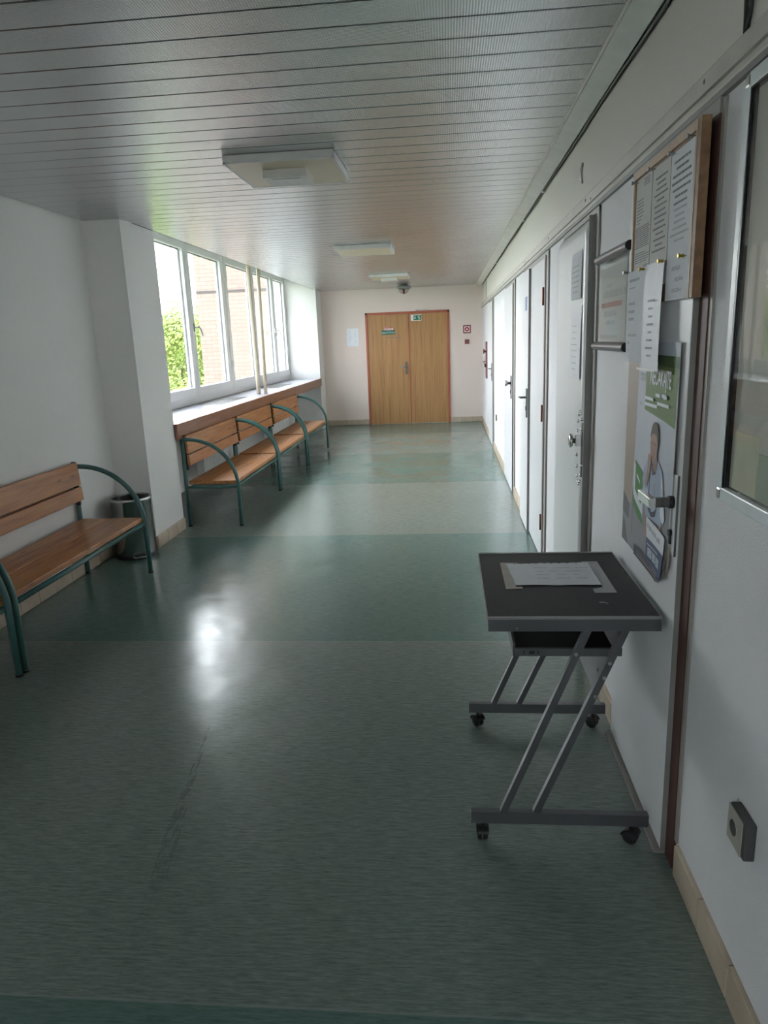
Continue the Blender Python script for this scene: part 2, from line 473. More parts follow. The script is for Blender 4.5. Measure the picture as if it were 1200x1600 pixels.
tiles('baseboard_right', [('x', XR, -1.0, 1.80, -1), ('x', XR, 2.60, 3.14, -1), ('x', XR, 4.06, 4.62, -1), ('x', XR, 6.08, 6.83, -1), ('x', XR, 7.97, 9.95, -1), ('x', XR, 11.0, YB-.015, -1)], 'beige tiled baseboard pieces between the right-hand doors')
tiles('baseboard_back', [('y', YB, XP+.02, -1.48, -1), ('y', YB, .042, XR-.002, -1)], 'beige tiled baseboard on either side of the double door')

# painted rail above the doors, with screws
t = MB()
t.box(.615, XR, Y0, YB, 2.035, 2.105, .004)
t.box(.606, XR, Y0, YB, 2.052, 2.060)
t.mi = 1
t.box(.617, XR, Y0, YB, 2.022, 2.035)
for yy, zz in ((1.93, 2.085), (3.3, 2.07), (3.42, 2.085), (4.6, 2.08), (5.9, 2.075), (6.05, 2.085), (8.1, 2.08), (1.2, 2.085)):
    t.lathe((.6155, yy, zz), [(.006, 0), (.004, -.003)], 10, 'x')
tag(t.build('trim_1', [M['rail_wood'], M['door_edge']]), 'painted horizontal rail running above the right-hand doors', 'rail', kind='structure')
# ceiling edge band
t = MB(); t.prism([(.523, Y0, 2.431), (.531, Y0, 2.424), (.536, Y0, 2.426), (.609, Y0, 2.399), (.612, Y0, 2.402), (.612, Y0, 2.412), (.537, Y0, 2.45), (.523, Y0, 2.45)], (0, YB-.01-Y0, 0))
tag(t.build('trim_2', M['band']), 'pale enamel trim between the strip ceiling and right wall', 'ceiling trim', kind='structure')
# cable in the gap
cb = thing('ceiling_cable', (.62, 5, 2.41), 'dark cable strung along the gap above the right wall', 'cable')
t = MB(); t.tube([(.621, Y0+.05+i*.4, 2.398+.004*math.sin(i*1.7)) for i in range(41)], .0065, 8); t.build('cable_run', M['black'], cb)
for yy in (4.9, 6.05, 9.3):
    t = MB(); t.box(.607, .629, yy-.012, yy+.012, 2.388, 2.404, .003); t.build('clip', M['white'], cb)
# panel joint near the end of the right wall
t = MB(); t.box(.623, XR, 11.83, 11.845, 2.10, 2.41); tag(t.build('trim_3', M['frame_grey']), 'thin vertical joint strip near the far end', 'joint strip', kind='structure')

# ------------------------------------------------------------------ window
win = thing('window_1', (XW, 9.3, .93), 'long white framed window row above the sill shelf', 'window', kind='structure')
t = MB()
zt, zb = 2.66, .95
xo = XW
t.box(xo-.06, xo+.0, WY0, WY1, zb-.04, zb+.045); t.box(xo-.06, xo, WY0, WY1, zt-.03, zt+.03)
for yy, hw in ((WY0, .05), (9.30, .045), (WY1-.04, .04)): t.box(xo-.06, xo+.001, yy-hw*.2 if yy == WY0 else yy-hw, yy+hw, zb, zt)
t.build('window_frame', M['pvc'], win)
joints = [5.84, 6.74, 7.955, 9.26, 9.345, 10.64, 11.90, 12.79]
spans = [(5.84, 6.735), (6.745, 7.95), (7.96, 9.26), (9.345, 10.635), (10.645, 11.895), (11.905, 12.79)]
# glass openings measured on the photo: spans inset by the sash profile
sx0, sx1 = xo-.055, xo+.018
for i, (a, b) in enumerate(spans):
    s_ = MB(); lo, hi = zb+.035, zt-.02
    pw = .085
    s_.box(sx0, sx1, a, a+pw, lo, hi, .006); s_.box(sx0, sx1, b-pw, b, lo, hi, .006)
    s_.box(sx0, sx1, a+pw-.004, b-pw+.004, lo, lo+.105, .006); s_.box(sx0, sx1, a+pw-.004, b-pw+.004, hi-.075, hi, .006)
    s_.mi = 1
    for q in ((a+pw, a+pw+.012, lo+.1, hi-.07), (b-pw-.012, b-pw, lo+.1, hi-.07), (a+pw, b-pw, lo+.1, lo+.112), (a+pw, b-pw, hi-.085, hi-.073)):
        s_.box(xo-.035, xo-.02, *q)
    so = s_.build('sash', [M['pvc'], M['gasket']], win)
    g = MB(); g.box(xo-.030, xo-.026, a+pw-.002, b-pw+.002, lo+.1, hi-.07); g.build('pane', M['glass'], so)
    if i in (2, 5, 4):
        yh = a+.045 if i in (2, 5) else b-.045
        h = MB(); h.box(sx1, sx1+.012, yh-.014, yh+.014, 1.70, 1.79, .004)
        d = 1 if i != 4 else -1
        h.tube([(sx1+.005, yh, 1.748), (sx1+.045, yh, 1.748), (sx1+.055, yh+d*.02, 1.745), (sx1+.055, yh+d*.06, 1.73), (sx1+.055, yh+d*.105, 1.68), (sx1+.055, yh+d*.115, 1.655)] if i != 4 else
               [(sx1+.005, yh, 1.748), (sx1+.03, yh, 1.748), (sx1+.035, yh, 1.72), (sx1+.035, yh, 1.66)], .009, 8)
        h.build('window_handle', M['chrome'] if i != 2 else M['steel'], so)
    for zz in ((1.25, 2.35) if i in (1, 3, 4) else ()):
        h = MB(); h.tube([(sx1+.006, a+.004, zz), (sx1+.006, a+.004, zz+.09)], .009, 8); h.build('hinge', M['pvc'], so)
# sill shelf: laminate top, brown front board, two vent grilles
sill = MB(); sill.box(XW-.02, XP+.03, WY0, WY1, .875, .905, .002)
sl = sill.build('window_sill', M['sill_top'], win)
t = MB(); t.box(XP+.012, XP+.036, WY0-.02, 12.84, .772, .9075, .003); t.build('front_board', M['pine_sill'], sl)
for ya, yb_ in ((7.75, 8.72), (10.45, 11.35)):
    t = MB(); xa, xb = -2.76, -2.49
    t.box(xa, xb, ya, yb_, .9052, .9058)
    t.mi = 1
    n = 9
    for k in range(n+1):
        xx = xa+(xb-xa)*k/n; t.box(xx-.005, xx+.005, ya, yb_, .9058, .9088)
    for yy in (ya, ya+(yb_-ya)/3, ya+(yb_-ya)*2/3, yb_): t.box(xa, xb, yy-.006, yy+.006, .9058, .9092)
    t.build('vent_grille', [M['grille'], M['steel']], sl)

# radiators under the sill
def radiator(ya, yb_, label):
    rd = thing('radiator', (-2.72, ya, .12), label, 'radiator', 'ribbed radiators under the sill')
    t = MB(); n = int((yb_-ya)/.06)
    for k in range(n):
        yy = ya+.03+k*.06
        t.box(-2.75, -2.66, yy-.019, yy+.019, .14, .66, .012)
    t.box(-2.735, -2.675, ya, yb_, .15, .19, .008); t.box(-2.735, -2.675, ya, yb_, .6, .64, .008)
    t.build('ribs', M['radiator'], rd)
    for yy in (ya+.25, yb_-.25):
        t = MB(); t.box(-2.898, -2.74, yy-.012, yy+.012, .55, .60); t.build('bracket', M['radiator'], rd)
radiator(7.45, 8.95, 'white ribbed radiator behind the nearest bench below the window')
radiator(10.35, 11.65, 'white ribbed radiator behind the farther benches below the window')

# ------------------------------------------------------------------ benches
def make_bench(L):
    b = thing('bench', (0, 0, 0), 'bench', 'bench', 'pine benches with green tube frames')
    R_ = .0165; W = .46
    ye = (R_, L-R_)
    fr = []
    for e, y in enumerate(ye):
        t = MB(); t.tube([(0, y, .004), (0, y, .76)], R_, 14); t.build('rear_leg', M['green'], b, True)
        t = MB()
        pts = [(-.012, y, .765), (.02, y, .765)] + arc(lambda a: (.04+.42*math.sin(a), y, .36+.405*math.cos(a)), 0, PI/2, 20) + [(W, y, .3), (W, y, .004)]
        t.tube(pts, R_, 14)
        t.build('armrest', M['green'], b, True)
        t = MB(); t.tube([(0, y, .348), (W, y, .348)], R_*.8, 10); t.build('cross_tube', M['green'], b, True)
        for xx, nm in ((0, 0), (W, 1)):
            t = MB(); t.lathe((xx, y, 0), [(R_+.002, 0.0005), (R_+.002, .012), (R_-.002, .013)], 14); t.build('foot_cap', M['black'], b, True)
        t = MB(); s = 1 if e == 0 else -1
        t.box(.004, .028, y+s*.012-.012*(s < 0)-.004, y+s*.012+.012*(s > 0)+.004, .50, .80, .002); t.build('back_bracket', M['black'], b, True)
    t = MB(); t.tube([(W-.012, ye[0], .352), (W-.012, ye[1], .352)], R_*.9, 12); t.build('front_tube', M['green'], b, True)
    t = MB(); t.tube([(.05, ye[0], .352), (.05, ye[1], .352)], R_*.9, 12); t.build('back_tube', M['green'], b, True)
    for (xa, xb) in ((.02, .235), (.242, W-.012)):
        t = MB(); t.box(xa, xb, .022 if xa > .1 else .03, L-.022 if xa > .1 else L-.03, .370, .402, .006); t.build('seat_board', M['pine'], b, True)
    for (za, zb_) in ((.536, .630), (.641, .795)):
        t = MB(); t.box(.0285, .0525, .024, L-.024, za, zb_, .005)
        for v in t.bm.verts: v.co.x -= (v.co.z-.536)*.06
        t.build('back_board', M['pine'], b, True)
    return b
LB = 1.505
spots = [(-2.275, 5.855, 'pine bench nearest the pillar in the row under the window'),
         (-2.275, 7.385, 'middle pine bench of the row under the window'),
         (-2.272, 8.945, 'pine bench nearest the double door under the window'),
         (-2.585+.016, 3.045+.0, 'pine bench against the left wall beside the steel bin'),
         (-2.585+.016, 1.52, 'pine bench at the left picture edge, only its end frame showing')]
proto = make_bench(LB)
for i, (x, y, lab) in enumerate(spots):
    o = proto if i == 0 else copy_tree(proto)
    L = LB
    o.location = (x + (.002 if i < 3 else .0065), y, 0); o['label'] = lab
    if i == 3: o.scale = (1, 1.04, 1)
    if i == 2: o.scale = (1, 1.045, 1)

# ------------------------------------------------------------------ pedal bin
bn = thing('pedal_bin', (-2.39, 5.03, 0), 'round steel pedal bin without lid beside the pillar', 'bin')
cx, cyy, rr = -2.39, 5.03, .147
t = MB(); t.lathe((cx, cyy, 0), [(rr-.002, .03), (rr, .04), (rr, .445), (rr+.004, .45), (rr+.004, .456), (rr-.004, .457), (rr-.006, .44)], 48, cap=False); t.build('body', M['bin_steel'], bn)
t = MB(); t.lathe((cx, cyy, 0), [(rr+.006, .001), (rr+.007, .02), (rr+.002, .032), (rr-.03, .033)], 48, cap=False); t.build('base_ring', M['black'], bn)
t = MB(); t.lathe((cx, cyy, 0), [(rr-.007, .448), (rr-.012, .446), (rr-.02, .05), (0.0, .05)], 40, cap=False); t.build('inner_bucket', M['blackgloss'], bn)
t = MB(); t.tube([(cx-.10+.2*k/14, cyy-.105+.21*k/14*0+.09*math.sin(PI*k/14)*-.0+.0, .452+.02*math.sin(PI*k/14)) for k in range(15)], .003, 6)
for v in t.bm.verts: v.co.x, v.co.y = cx+.09+(v.co.x-cx)*.05+(v.co.y-cyy)*.0, cyy+(v.co.x-cx)*1.0
t.build('bucket_handle', M['chrome'], bn)
t = MB(); a0 = -PI/2+.55
def pd(a, r_, z): return (cx+r_*math.cos(a), cyy+r_*math.sin(a), z)
t.tube([pd(a0-.28, rr-.01, .035), pd(a0-.28, rr+.028, .03), pd(a0-.2, rr+.04, .026), pd(a0+.2, rr+.04, .026), pd(a0+.28, rr+.028, .03), pd(a0+.28, rr-.01, .035)], .0045, 8)
t.build('pedal', M['chrome'], bn)
t = MB(); t.lathe((cx, cyy, 0), [(rr+.0045, .44)]*1 + [(rr+.0052, .446), (rr+.0045, .452)], 48, cap=False); t.build('rim', M['chrome'], bn)

# ------------------------------------------------------------------ poles
for (p, q, rad, lab, nm) in (((-2.457, 9.19, .906), (-2.51, 9.33, 2.67), .027, 'thicker pale wooden pole standing on the window sill', 0), ((-2.385, 9.27, .906), (-2.45, 9.60, 2.67), .022, 'thinner pale wooden pole standing nearer the sill edge', 1)):
    pr_, qr_ = Vector(p), Vector(q)
    t = MB(); t.tube([pr_.lerp(qr_, k/6) for k in range(7)], rad, 14)
    o = t.build('wooden_pole', M['pole']); tag(o, lab, 'pole', 'wooden poles on the window sill')

# ------------------------------------------------------------------ ceiling lights
def ceiling_light(y, box, label):
    L = thing('ceiling_light', (-.80, y, 2.43), label, 'ceiling light', 'square ceiling lights')
    t = MB(); a, b, c_, d = -1.08, -.53, y, y+.58
    t.box(a, b, c_, d, 2.395, 2.429, .002)
    for q in ((a+.0, a+.012, c_, d), (b-.012, b, c_, d), (a, b, c_, c_+.012), (a, b, d-.012, d)): t.box(*q, 2.390, 2.396)
    t.build('lamp_frame', M['light_frame'], L)
    t = MB(); t.box(a+.012, b-.012, c_+.012, d-.012, 2.3915, 2.3955); t.build('diffuser', M['light_panel'], L)
    if box:
        t = MB(); t.box(-.925, -.70, y+.17, y+.375, 2.352, 2.3912, .002); bx = t.build('lamp_box', M['light_frame'], L)
        t = MB(); t.box(-.895, -.73, y+.2, y+.345, 2.3505, 2.3522); t.mi = 1
        t.box(-.885, -.74, y+.207, y+.214, 2.350, 2.3506); t.build('lens', [M['light_frame'], M['gasket']], bx)
ceiling_light(3.70, True, 'nearest square ceiling light with a small central lamp box')
ceiling_light(7.22, False, 'flat yellowed square ceiling light, middle one of three')
ceiling_light(10.42, True, 'farthest square ceiling light with lamp box, near the end wall')

# fire beacon under the ceiling
dt = thing('alarm_beacon', (-.72, 12.6, 2.43), 'round clear dome alarm beacon on the ceiling before the end wall', 'alarm beacon')
t = MB(); t.lathe((-.72, 12.6, 0), [(.05, 2.4515), (.055, 2.43), (.12, 2.405), (.122, 2.37), (.095, 2.362)], 32); t.build('base', M['detector'], dt)
t = MB(); t.lathe((-.72, 12.6, 2.363), arc(lambda a: (.09*math.cos(a), -.085*math.sin(a)), 0, PI/2-.02, 10), 32); t.build('dome', M['dome'], dt)
t = MB(); t.lathe((-.72, 12.6, 2.363), [(.014, -.001), (.018, -.07), (.008, -.08)], 16); t.build('lamp', M['darkred'], dt)

# ------------------------------------------------------------------ doors on the right wall
def lever_handle(parent, y, z0, z1, zl, xf, knob=False, d=1, mat='steel', lm='steel', w=.045):
    h = MB(); h.box(xf-.009, xf, y-w/2, y+w/2, z0, z1, .002); ho = h.build('door_handle', M[mat], parent)
    h = MB()
    if knob:
        h.lathe((xf-.009, y, zl), [(.013, 0), (.013, -.028), (.026, -.034), (.028, -.05), (.02, -.056)], 20, 'x')
        h.build('knob', M[lm], ho)
    else:
        h.tube([(xf-.008, y, zl), (xf-.045, y, zl), (xf-.052, y+d*.012, zl), (xf-.052, y+d*.11, zl-.004), (xf-.045, y+d*.125, zl-.006)], .0085, 10)
        h.build('lever', M[lm], ho)
    h = MB(); h.lathe((xf-.009, y, zl-.075), [(.009, 0), (.009, -.004)], 14, 'x'); h.box(xf-.013, xf-.009, y-.005, y+.005, zl-.1, zl-.075)
    h.build('keyhole', M['black'], ho)
    return ho
def hinge(parent, y, z, x):
    t = MB(); t.tube([(x, y, z), (x, y, z+.11)], .007, 8); t.build('hinge', M['copper'], parent)

# door 1: nearest, white leaf carrying posters
d1 = thing('door_1', (.605, 2.2, 0), 'nearest white door carrying the notice board and poster', 'door', kind='structure')
t = MB(); t.box(.6045, .628, 1.885, 2.545, .018, 1.988, .0015); t.mi = 1; t.box(.6055, .627, 1.8835, 1.8855, .02, 1.986)
t.build('door_leaf', [M['door_white'], M['door_edge']], d1)
t = MB(); t.box(.6235, .6312, 1.804, 1.822, .098, 2.018); t.mi = 1; t.box(.620, .6312, 1.822, 1.884, .002, 1.989)
t.mi = 0; t.box(.6185, .6312, 1.822, 2.592, 1.989, 2.0225); t.box(.62, .6312, 2.55, 2.592, .002, 2.02)
t.build('door_frame', [M['frame_grey'], M['frame_brown']], d1)
t = MB(); t.box(.587, .6295, 1.884, 2.55, .0005, .010, .002); t.build('threshold', M['frame_grey'], d1)
t = MB(); t.box(.5985, .6045, 1.901, 1.957, .922, 1.142, .002); hd = t.build('door_handle', M['cabinet_white'], d1)
t = MB(); t.box(.5992, .6045, 1.899, 1.9025, .921, 1.143); t.build('plate_edge', M['darksteel'], hd)
t = MB(); t.lathe((.598, 1.925, 1.068), [(.017, 0), (.017, -.012)], 18, 'x'); t.build('rose', M['black'], hd)
t = MB(); t.bar((.59, 1.925, 1.068), (.538, 1.925, 1.068), .017, .025); t.build('neck', M['darksteel'], hd)
t = MB(); t.box(.533, .551, 1.914, 2.035, 1.054, 1.081, .002); t.build('lever', M['chrome'], hd)
t = MB(); t.lathe((.5985, 1.928, .982), [(.0095, 0), (.0095, -.008)], 16, 'x'); t.box(.5925, .5985, 1.9215, 1.9345, .950, .982, .002); t.build('key_cylinder', M['black'], hd)
for zz in (.38, .80, 1.55): 
    t = MB(); t.tube([(.612, 2.551, zz), (.612, 2.551, zz+.10)], .006, 8); t.build('hinge', M['door_edge'], d1)

# door 2: padded leatherette
d2 = thing('door_2', (.59, 3.6, 0), 'white padded leatherette door with studded lock edge', 'door', kind='structure')
t = bmesh.new()
ny, nz = 26, 60
ya, yb_, za, zb_ = 3.215, 4.055, .015, 1.995
grid = []
def sdf(y, z, rad=.07):
    qx = abs(y-(ya+yb_)/2)-((yb_-ya)/2-rad); qz = abs(z-(za+zb_)/2)-((zb_-za)/2-rad)
    return math.hypot(max(qx, 0), max(qz, 0))+min(max(qx, qz), 0)-rad
m2 = MB()
for j in range(nz+1):
    row = []
    for i in range(ny+1):
        y = ya+(yb_-ya)*i/ny; z = za+(zb_-za)*j/nz
        dd = max(0.0, -sdf(y, z))
        puff = .032*(1-math.exp(-dd/.012))+.006
        dip = 0
        if abs(z-1.01) < .19:                       # quilting pulled down by the studs round the lock
            ds = math.hypot((y-3.285)/.075, (z-1.01)/.185)
            if ds < 1.3: dip = .013*max(0, 1-ds/1.3)
        row.append(m2.bm.verts.new((.628-puff+dip, y, z)))
    grid.append(row)
for j in range(nz):
    for i in range(ny): m2._f([grid[j][i], grid[j][i+1], grid[j+1][i+1], grid[j+1][i]], True)
rim = [grid[0][i] for i in range(ny+1)] + [grid[j][ny] for j in range(1, nz+1)] + [grid[nz][i] for i in range(ny-1, -1, -1)] + [grid[j][0] for j in range(nz-1, 0, -1)]
back = [m2.bm.verts.new((.6285, v.co.y, v.co.z)) for v in rim]
for i in range(len(rim)): m2._f([rim[i], rim[(i+1) % len(rim)], back[(i+1) % len(rim)], back[i]])
m2.build('door_leaf', M['door_pad'], d2)
t = MB(); t.box(.594, .6285, 3.203, 3.2145, .015, 1.992); t.build('edge_strip', M['door_edge'], d2)
t = MB(); t.box(.620, .6312, 3.145, 3.195, .002, 2.018, .002); t.box(.622, .6312, 3.145, 4.06, 1.999, 2.02); t.mi = 1; t.box(.622, .6312, 3.195, 3.2035, .002, 2.0)
t.build('door_frame', [M['frame_grey'], M['frame_brown']], d2)
t = MB(); t.box(.592, .606, 3.232, 3.262, .885, 1.13, .002); hd = t.build('door_handle', M['darksteel'], d2)
t = MB(); t.box(.566, .593, 3.235, 3.262, 1.025, 1.075, .002); t.lathe((.568, 3.249, 1.05), [(.012, 0), (.012, -.012), (.030, -.016), (.031, -.026), (.02, -.03)], 24, 'x'); t.build('knob', M['chrome'], hd)
for k in range(18):
    a = 2*PI*k/18+.1
    yy, zz = 3.285+.062*math.cos(a), 1.01+.165*math.sin(a)
    if yy < 3.225: continue
    ds = math.hypot((yy-3.285)/.075, (zz-1.01)/.185)
    xx = .628-.038+.013*max(0, 1-ds/1.3)
    t = MB(); t.lathe((xx, yy, zz), [(.0085, .004), (.008, -.004), (.0035, -.008)], 12, 'x'); t.build('stud', M['chrome'], d2)

# door 3: two unequal leaves
d3 = thing('door_3', (.61, 5.4, 0), 'white double door with blue plate and lever handle', 'door', kind='structure')
t = MB(); t.box(.6185, .6295, 4.785, 5.535, .012, 1.99, .0015); t.build('passive_leaf', M['door_white'], d3)
t = MB(); t.box(.600, .626, 5.522, 6.06, .010, 1.99, .0015); t.mi = 1; t.box(.601, .6255, 5.5185, 5.5225, .012, 1.988); al = t.build('active_leaf', [M['door_white'], M['door_edge']], d3)
lever_handle(al, 5.555, .905, 1.125, 1.058, .600, False, 1, 'darksteel', 'darksteel', .05)
t = MB(); t.box(.598, .5998, 5.60, 5.73, 1.70, 1.80); t.build('number_plate', M['blue'], al)
t = MB(); t.box(.619, .6312, 4.62, 4.685, .1, 2.01, .002); t.mi = 1; t.box(.6225, .6312, 4.685, 4.735, .002, 2.01); t.mi = 0; t.box(.617, .6312, 4.735, 4.784, .002, 2.0)
t.box(.622, .6312, 4.62, 6.1, 1.993, 2.02)
t.build('door_frame', [M['frame_grey'], M['frame_brown']], d3)
for zz in (.22, .96, 1.70): hinge(d3, 4.778, zz, .612)

# door 4
d4 = thing('door_4', (.618, 7.4, 0), 'white single door with round knob, before the far pair', 'door', kind='structure')
t = MB(); t.box(.612, .6295, 6.985, 7.96, .012, 1.99, .0015); t.mi = 1; t.box(.6125, .629, 6.982, 6.986, .012, 1.99); t.build('door_leaf', [M['door_white'], M['door_edge']], d4)
t = MB(); t.box(.619, .6312, 6.835, 6.935, .002, 2.01, .002); t.mi = 1; t.box(.6215, .6312, 6.935, 6.982, .002, 2.0); t.mi = 0; t.box(.622, .6312, 6.835, 7.97, 1.993, 2.02)
t.build('door_frame', [M['frame_grey'], M['frame_brown']], d4)
lever_handle(d4, 7.06, .925, 1.145, 1.075, .612, True, 1, 'darksteel', 'steel', .04)
# door 5
d5 = thing('door_5', (.618, 10.5, 0), 'white single door farthest along the right wall', 'door', kind='structure')
t = MB(); t.box(.612, .6295, 10.065, 10.98, .012, 1.99, .0015); t.mi = 1; t.box(.6125, .629, 10.062, 10.066, .012, 1.99); t.build('door_leaf', [M['door_white'], M['door_edge']], d5)
t = MB(); t.box(.619, .6312, 9.955, 10.03, .002, 2.01, .002); t.mi = 1; t.box(.6215, .6312, 10.03, 10.062, .002, 2.0); t.mi = 0; t.box(.622, .6312, 9.955, 10.99, 1.993, 2.02)
t.build('door_frame', [M['frame_grey'], M['frame_brown']], d5)
lever_handle(d5, 10.15, .92, 1.16, 1.085, .612, False, 1, 'darksteel', 'steel', .04)

# ------------------------------------------------------------------ double door in the end wall
d6 = thing('door_6', (-.72, YB, 0), 'oak veneer double door in a red frame at the corridor end', 'door', kind='structure')
t = MB()
t.box(-1.478, -1.438, YB-.022, YB+.01, .0005, 2.018, .003); t.box(0.0, .040, YB-.022, YB+.01, .0005, 2.018, .003); t.box(-1.478, .040, YB-.022, YB+.01, 1.975, 2.018, .003)
t.build('door_frame', M['frame_red'], d6)
t = MB(); t.box(-1.437, -.700, YB-.012, YB-.001, .006, 1.974, .001); lf = t.build('door_leaf', M['oak'], d6)
t = MB(); t.box(-.688, -.001, YB-.010, YB-.001, .010, 1.974, .001); t.build('door_leaf', M['oak'], d6)
t = MB(); t.box(-.700, -.680, YB-.016, YB-.0125, .006, 1.974, .001); t.mi = 1; t.box(-.700, -.688, YB-.012, YB-.001, .006, 1.974); t.build('cover_strip', [M['frame_red'], M['frame_brown']], d6)
h = MB(); h.box(-.775, -.735, YB-.020, YB-.012, .905, 1.13, .003); ho = h.build('door_handle', M['darksteel'], lf)
h = MB(); h.tube([(-.755, YB-.02, 1.045), (-.755, YB-.055, 1.045), (-.765, YB-.062, 1.045), (-.865, YB-.062, 1.042)], .010, 10); h.build('lever', M['steel'], ho)
def bw(u0, v0, d): return lambda u, v: (u0+u, YB-d, v0+v)
def sign(name, parts, label, cat, loc):
    o = thing(name, loc, label, cat); return o
YF = YB-.012
# emergency exit name plate
o = thing('exit_plate', (-1.063, YF, 1.624), 'dark green plate with pale letters on the left leaf', 'sign')
t = MB(); t.box(-1.187, -.940, YF-.004, YF, 1.622, 1.703); t.build('plate', M['dullgreen'], o)
t = MB(); t.text('ÚNIKOVÝ', .054, lambda u, v: (-1.125+u, YF-.0048, 1.655+v), bold=.0006, sx=.52); t.text('VÝCHOD', .054, lambda u, v: (-1.000+u, YF-.0048, 1.655+v), bold=.0006, sx=.52); t.build('lettering', M['mintgreen'], o)
o = thing('warning_sticker', (-1.054, YF, 1.705), 'small red and white sticker above the green plate', 'sign')
t = MB(); t.box(-1.130, -.978, YF-.002, YF, 1.7045, 1.755); t.build('backing', M['white'], o)
t = MB(); t.box(-1.128, -.980, YF-.0028, YF-.0022, 1.736, 1.753)
for k, (a, b) in enumerate(((-1.115, -1.085), (-1.08, -1.06), (-1.045, -1.03), (-1.025, -.995))): t.box(a, b, YF-.0028, YF-.0022, 1.714, 1.726)
t.build('lettering', M['red'], o)
o = thing('text_strip', (-.965, YF, 1.565), 'thin strip of dark lettering below the green plate', 'sign')
t = MB(); t.box(-1.09, -.842, YF-.0012, YF, 1.558, 1.582); t.build('backing', M['oak'], o)
t = MB()
a = -1.085
while a < -.85:
    b = a+random.uniform(.02, .05); t.box(a, min(b, -.845), YF-.002, YF-.0013, 1.565, 1.577); a = b+.012
t.build('lettering', M['ink'], o)
# running man sign on the right leaf
o = thing('exit_sign', (-.553, YB-.01, 1.855), 'green and white running man exit sign on the right leaf', 'sign')
yy = YB-.011
t = MB(); t.box(-.648, -.456, yy-.004, yy, 1.850, 1.955); t.build('plate', M['white'], o)
t = MB(); t.box(-.600, -.461, yy-.0048, yy-.0042, 1.860, 1.945); t.build('green_field', M['signgreen'], o)
t = MB()
q = yy-.0056
t.box(-.578, -.568, q, q+.0005, 1.90, 1.935); t.poly([(-.592, q, 1.902), (-.573, q, 1.875), (-.554, q, 1.902)])
P = lambda *pts: t.poly([(-.505+u*.001, q, 1.90+v*.001) for u, v in pts])
t.lathe((-.499, q+.0005, 1.933), [(.0065, 0), (.0065, -.0006)], 12, 'y')
P((-10, 22), (4, 24), (14, 0), (2, -4)); P((2, -2), (14, 0), (28, -22), (20, -26)); P((2, -4), (10, -4), (2, -22), (-18, -28), (-20, -21), (-4, -18)); P((4, 22), (8, 18), (26, 8), (28, 13)); P((-10, 22), (-6, 16), (-24, 6), (-27, 11))
t.build('marking', M['white'], o)
# tiny bits on top of the frame
o = thing('door_contact', (-.47, YB, 2.02), 'small grey contact wire on top of the red frame', 'door contact')
t = MB(); t.box(-.56, -.50, YB-.03, YB-.001, 2.019, 2.038, .003); t.tube([(-.50, YB-.008, 2.025), (-.42, YB-.008, 2.032), (-.40, YB-.008, 2.05), (-.35, YB-.008, 2.03), (-.30, YB-.008, 2.026)], .003, 6); t.build('wire', M['steel'], o)
# alarm sign and call point
o = thing('fire_alarm_sign', (.357, YB, 1.595), 'square red and white fire alarm sign on the end wall', 'sign')
t = MB(); t.box(.288, .426, YB-.004, YB, 1.594, 1.736); t.build('plate', M['darkred'], o)
t = MB(); t.box(.308, .406, YB-.0048, YB-.0042, 1.614, 1.716); t.build('white_field', M['white'], o)
t = MB(); t.lathe((.357, YB-.005, 1.665), [(.041, 0), (.041, -.0006)], 28, 'y'); t.build('red_disc', M['red'], o)
t = MB(); t.lathe((.357, YB-.0058, 1.665), [(.015, 0), (.015, -.0006)], 20, 'y'); t.build('centre_dot', M['white'], o)
o = thing('call_point', (.355, YB, 1.41), 'small dark red fire call point below the alarm sign', 'call point')
t = MB(); t.box(.315, .394, YB-.03, YB+.003, 1.408, 1.486, .004); t.build('housing', M['darkred'], o)
t = MB(); t.box(.333, .376, YB-.032, YB-.0302, 1.426, 1.468); t.build('pane', M['pinkred'], o)
t = MB(); t.lathe((.3545, YB-.0325, 1.447), [(.011, 0), (.011, -.004)], 16, 'y'); t.build('button', M['black'], o)
# taped sheet left of the door
o = thing('wall_notice', (-1.72, YB, 1.44), 'white notice in a plastic sleeve left of the double door', 'paper')
t = MB(); t.box(-1.828, -1.616, YB-.003, YB-.0005, 1.442, 1.757); t.build('sheet', M['sleeve'], o)
t = MB()
for k in range(12):
    z = 1.72-k*.02; t.box(-1.81, -1.81+random.uniform(.05, .085), YB-.0036, YB-.0031, z, z+.003); t.box(-1.70, -1.70+random.uniform(.04, .07), YB-.0036, YB-.0031, z, z+.003)
t.build('lettering', M['ink_soft'], o)
t = MB(); t.box(-1.706, -1.692, YB-.0037, YB-.0031, 1.47, 1.75); t.build('fold', M['white'], o)

# red equipment panel on the right wall near the end
o = thing('fire_hose_point', (.63, 11.8, .87), 'narrow red fire panel with knob and valve beside the end wall', 'fire panel')
t = MB(); t.box(.612, XR+.003, 11.64, 12.0, .87, 1.445, .005); t.mi = 1; t.box(.6115, XR, 11.632, 11.641, .87, 1.445); t.build('panel', [M['pinkred'], M['darkred']], o)
t = MB(); t.lathe((.612, 11.80, 1.29), [(.016, 0), (.016, -.02), (.038, -.024), (.038, -.036), (.03, -.042)], 20, 'x'); t.build('knob', M['darkred'], o)
t = MB(); t.tube([(.612, 11.86, 1.13), (.585, 11.86, 1.13), (.58, 11.82, 1.11), (.588, 11.76, 1.09)], .010, 8); t.build('valve_lever', M['chrome'], o)
t = MB(); t.lathe((.612, 11.78, 1.07), [(.03, 0), (.03, -.018), (.012, -.022)], 18, 'x'); t.build('valve_cap', M['black'], o)
o = thing('wall_switch', (.62, 9.47, .455), 'small grey wall socket low down between the two far doors', 'socket')
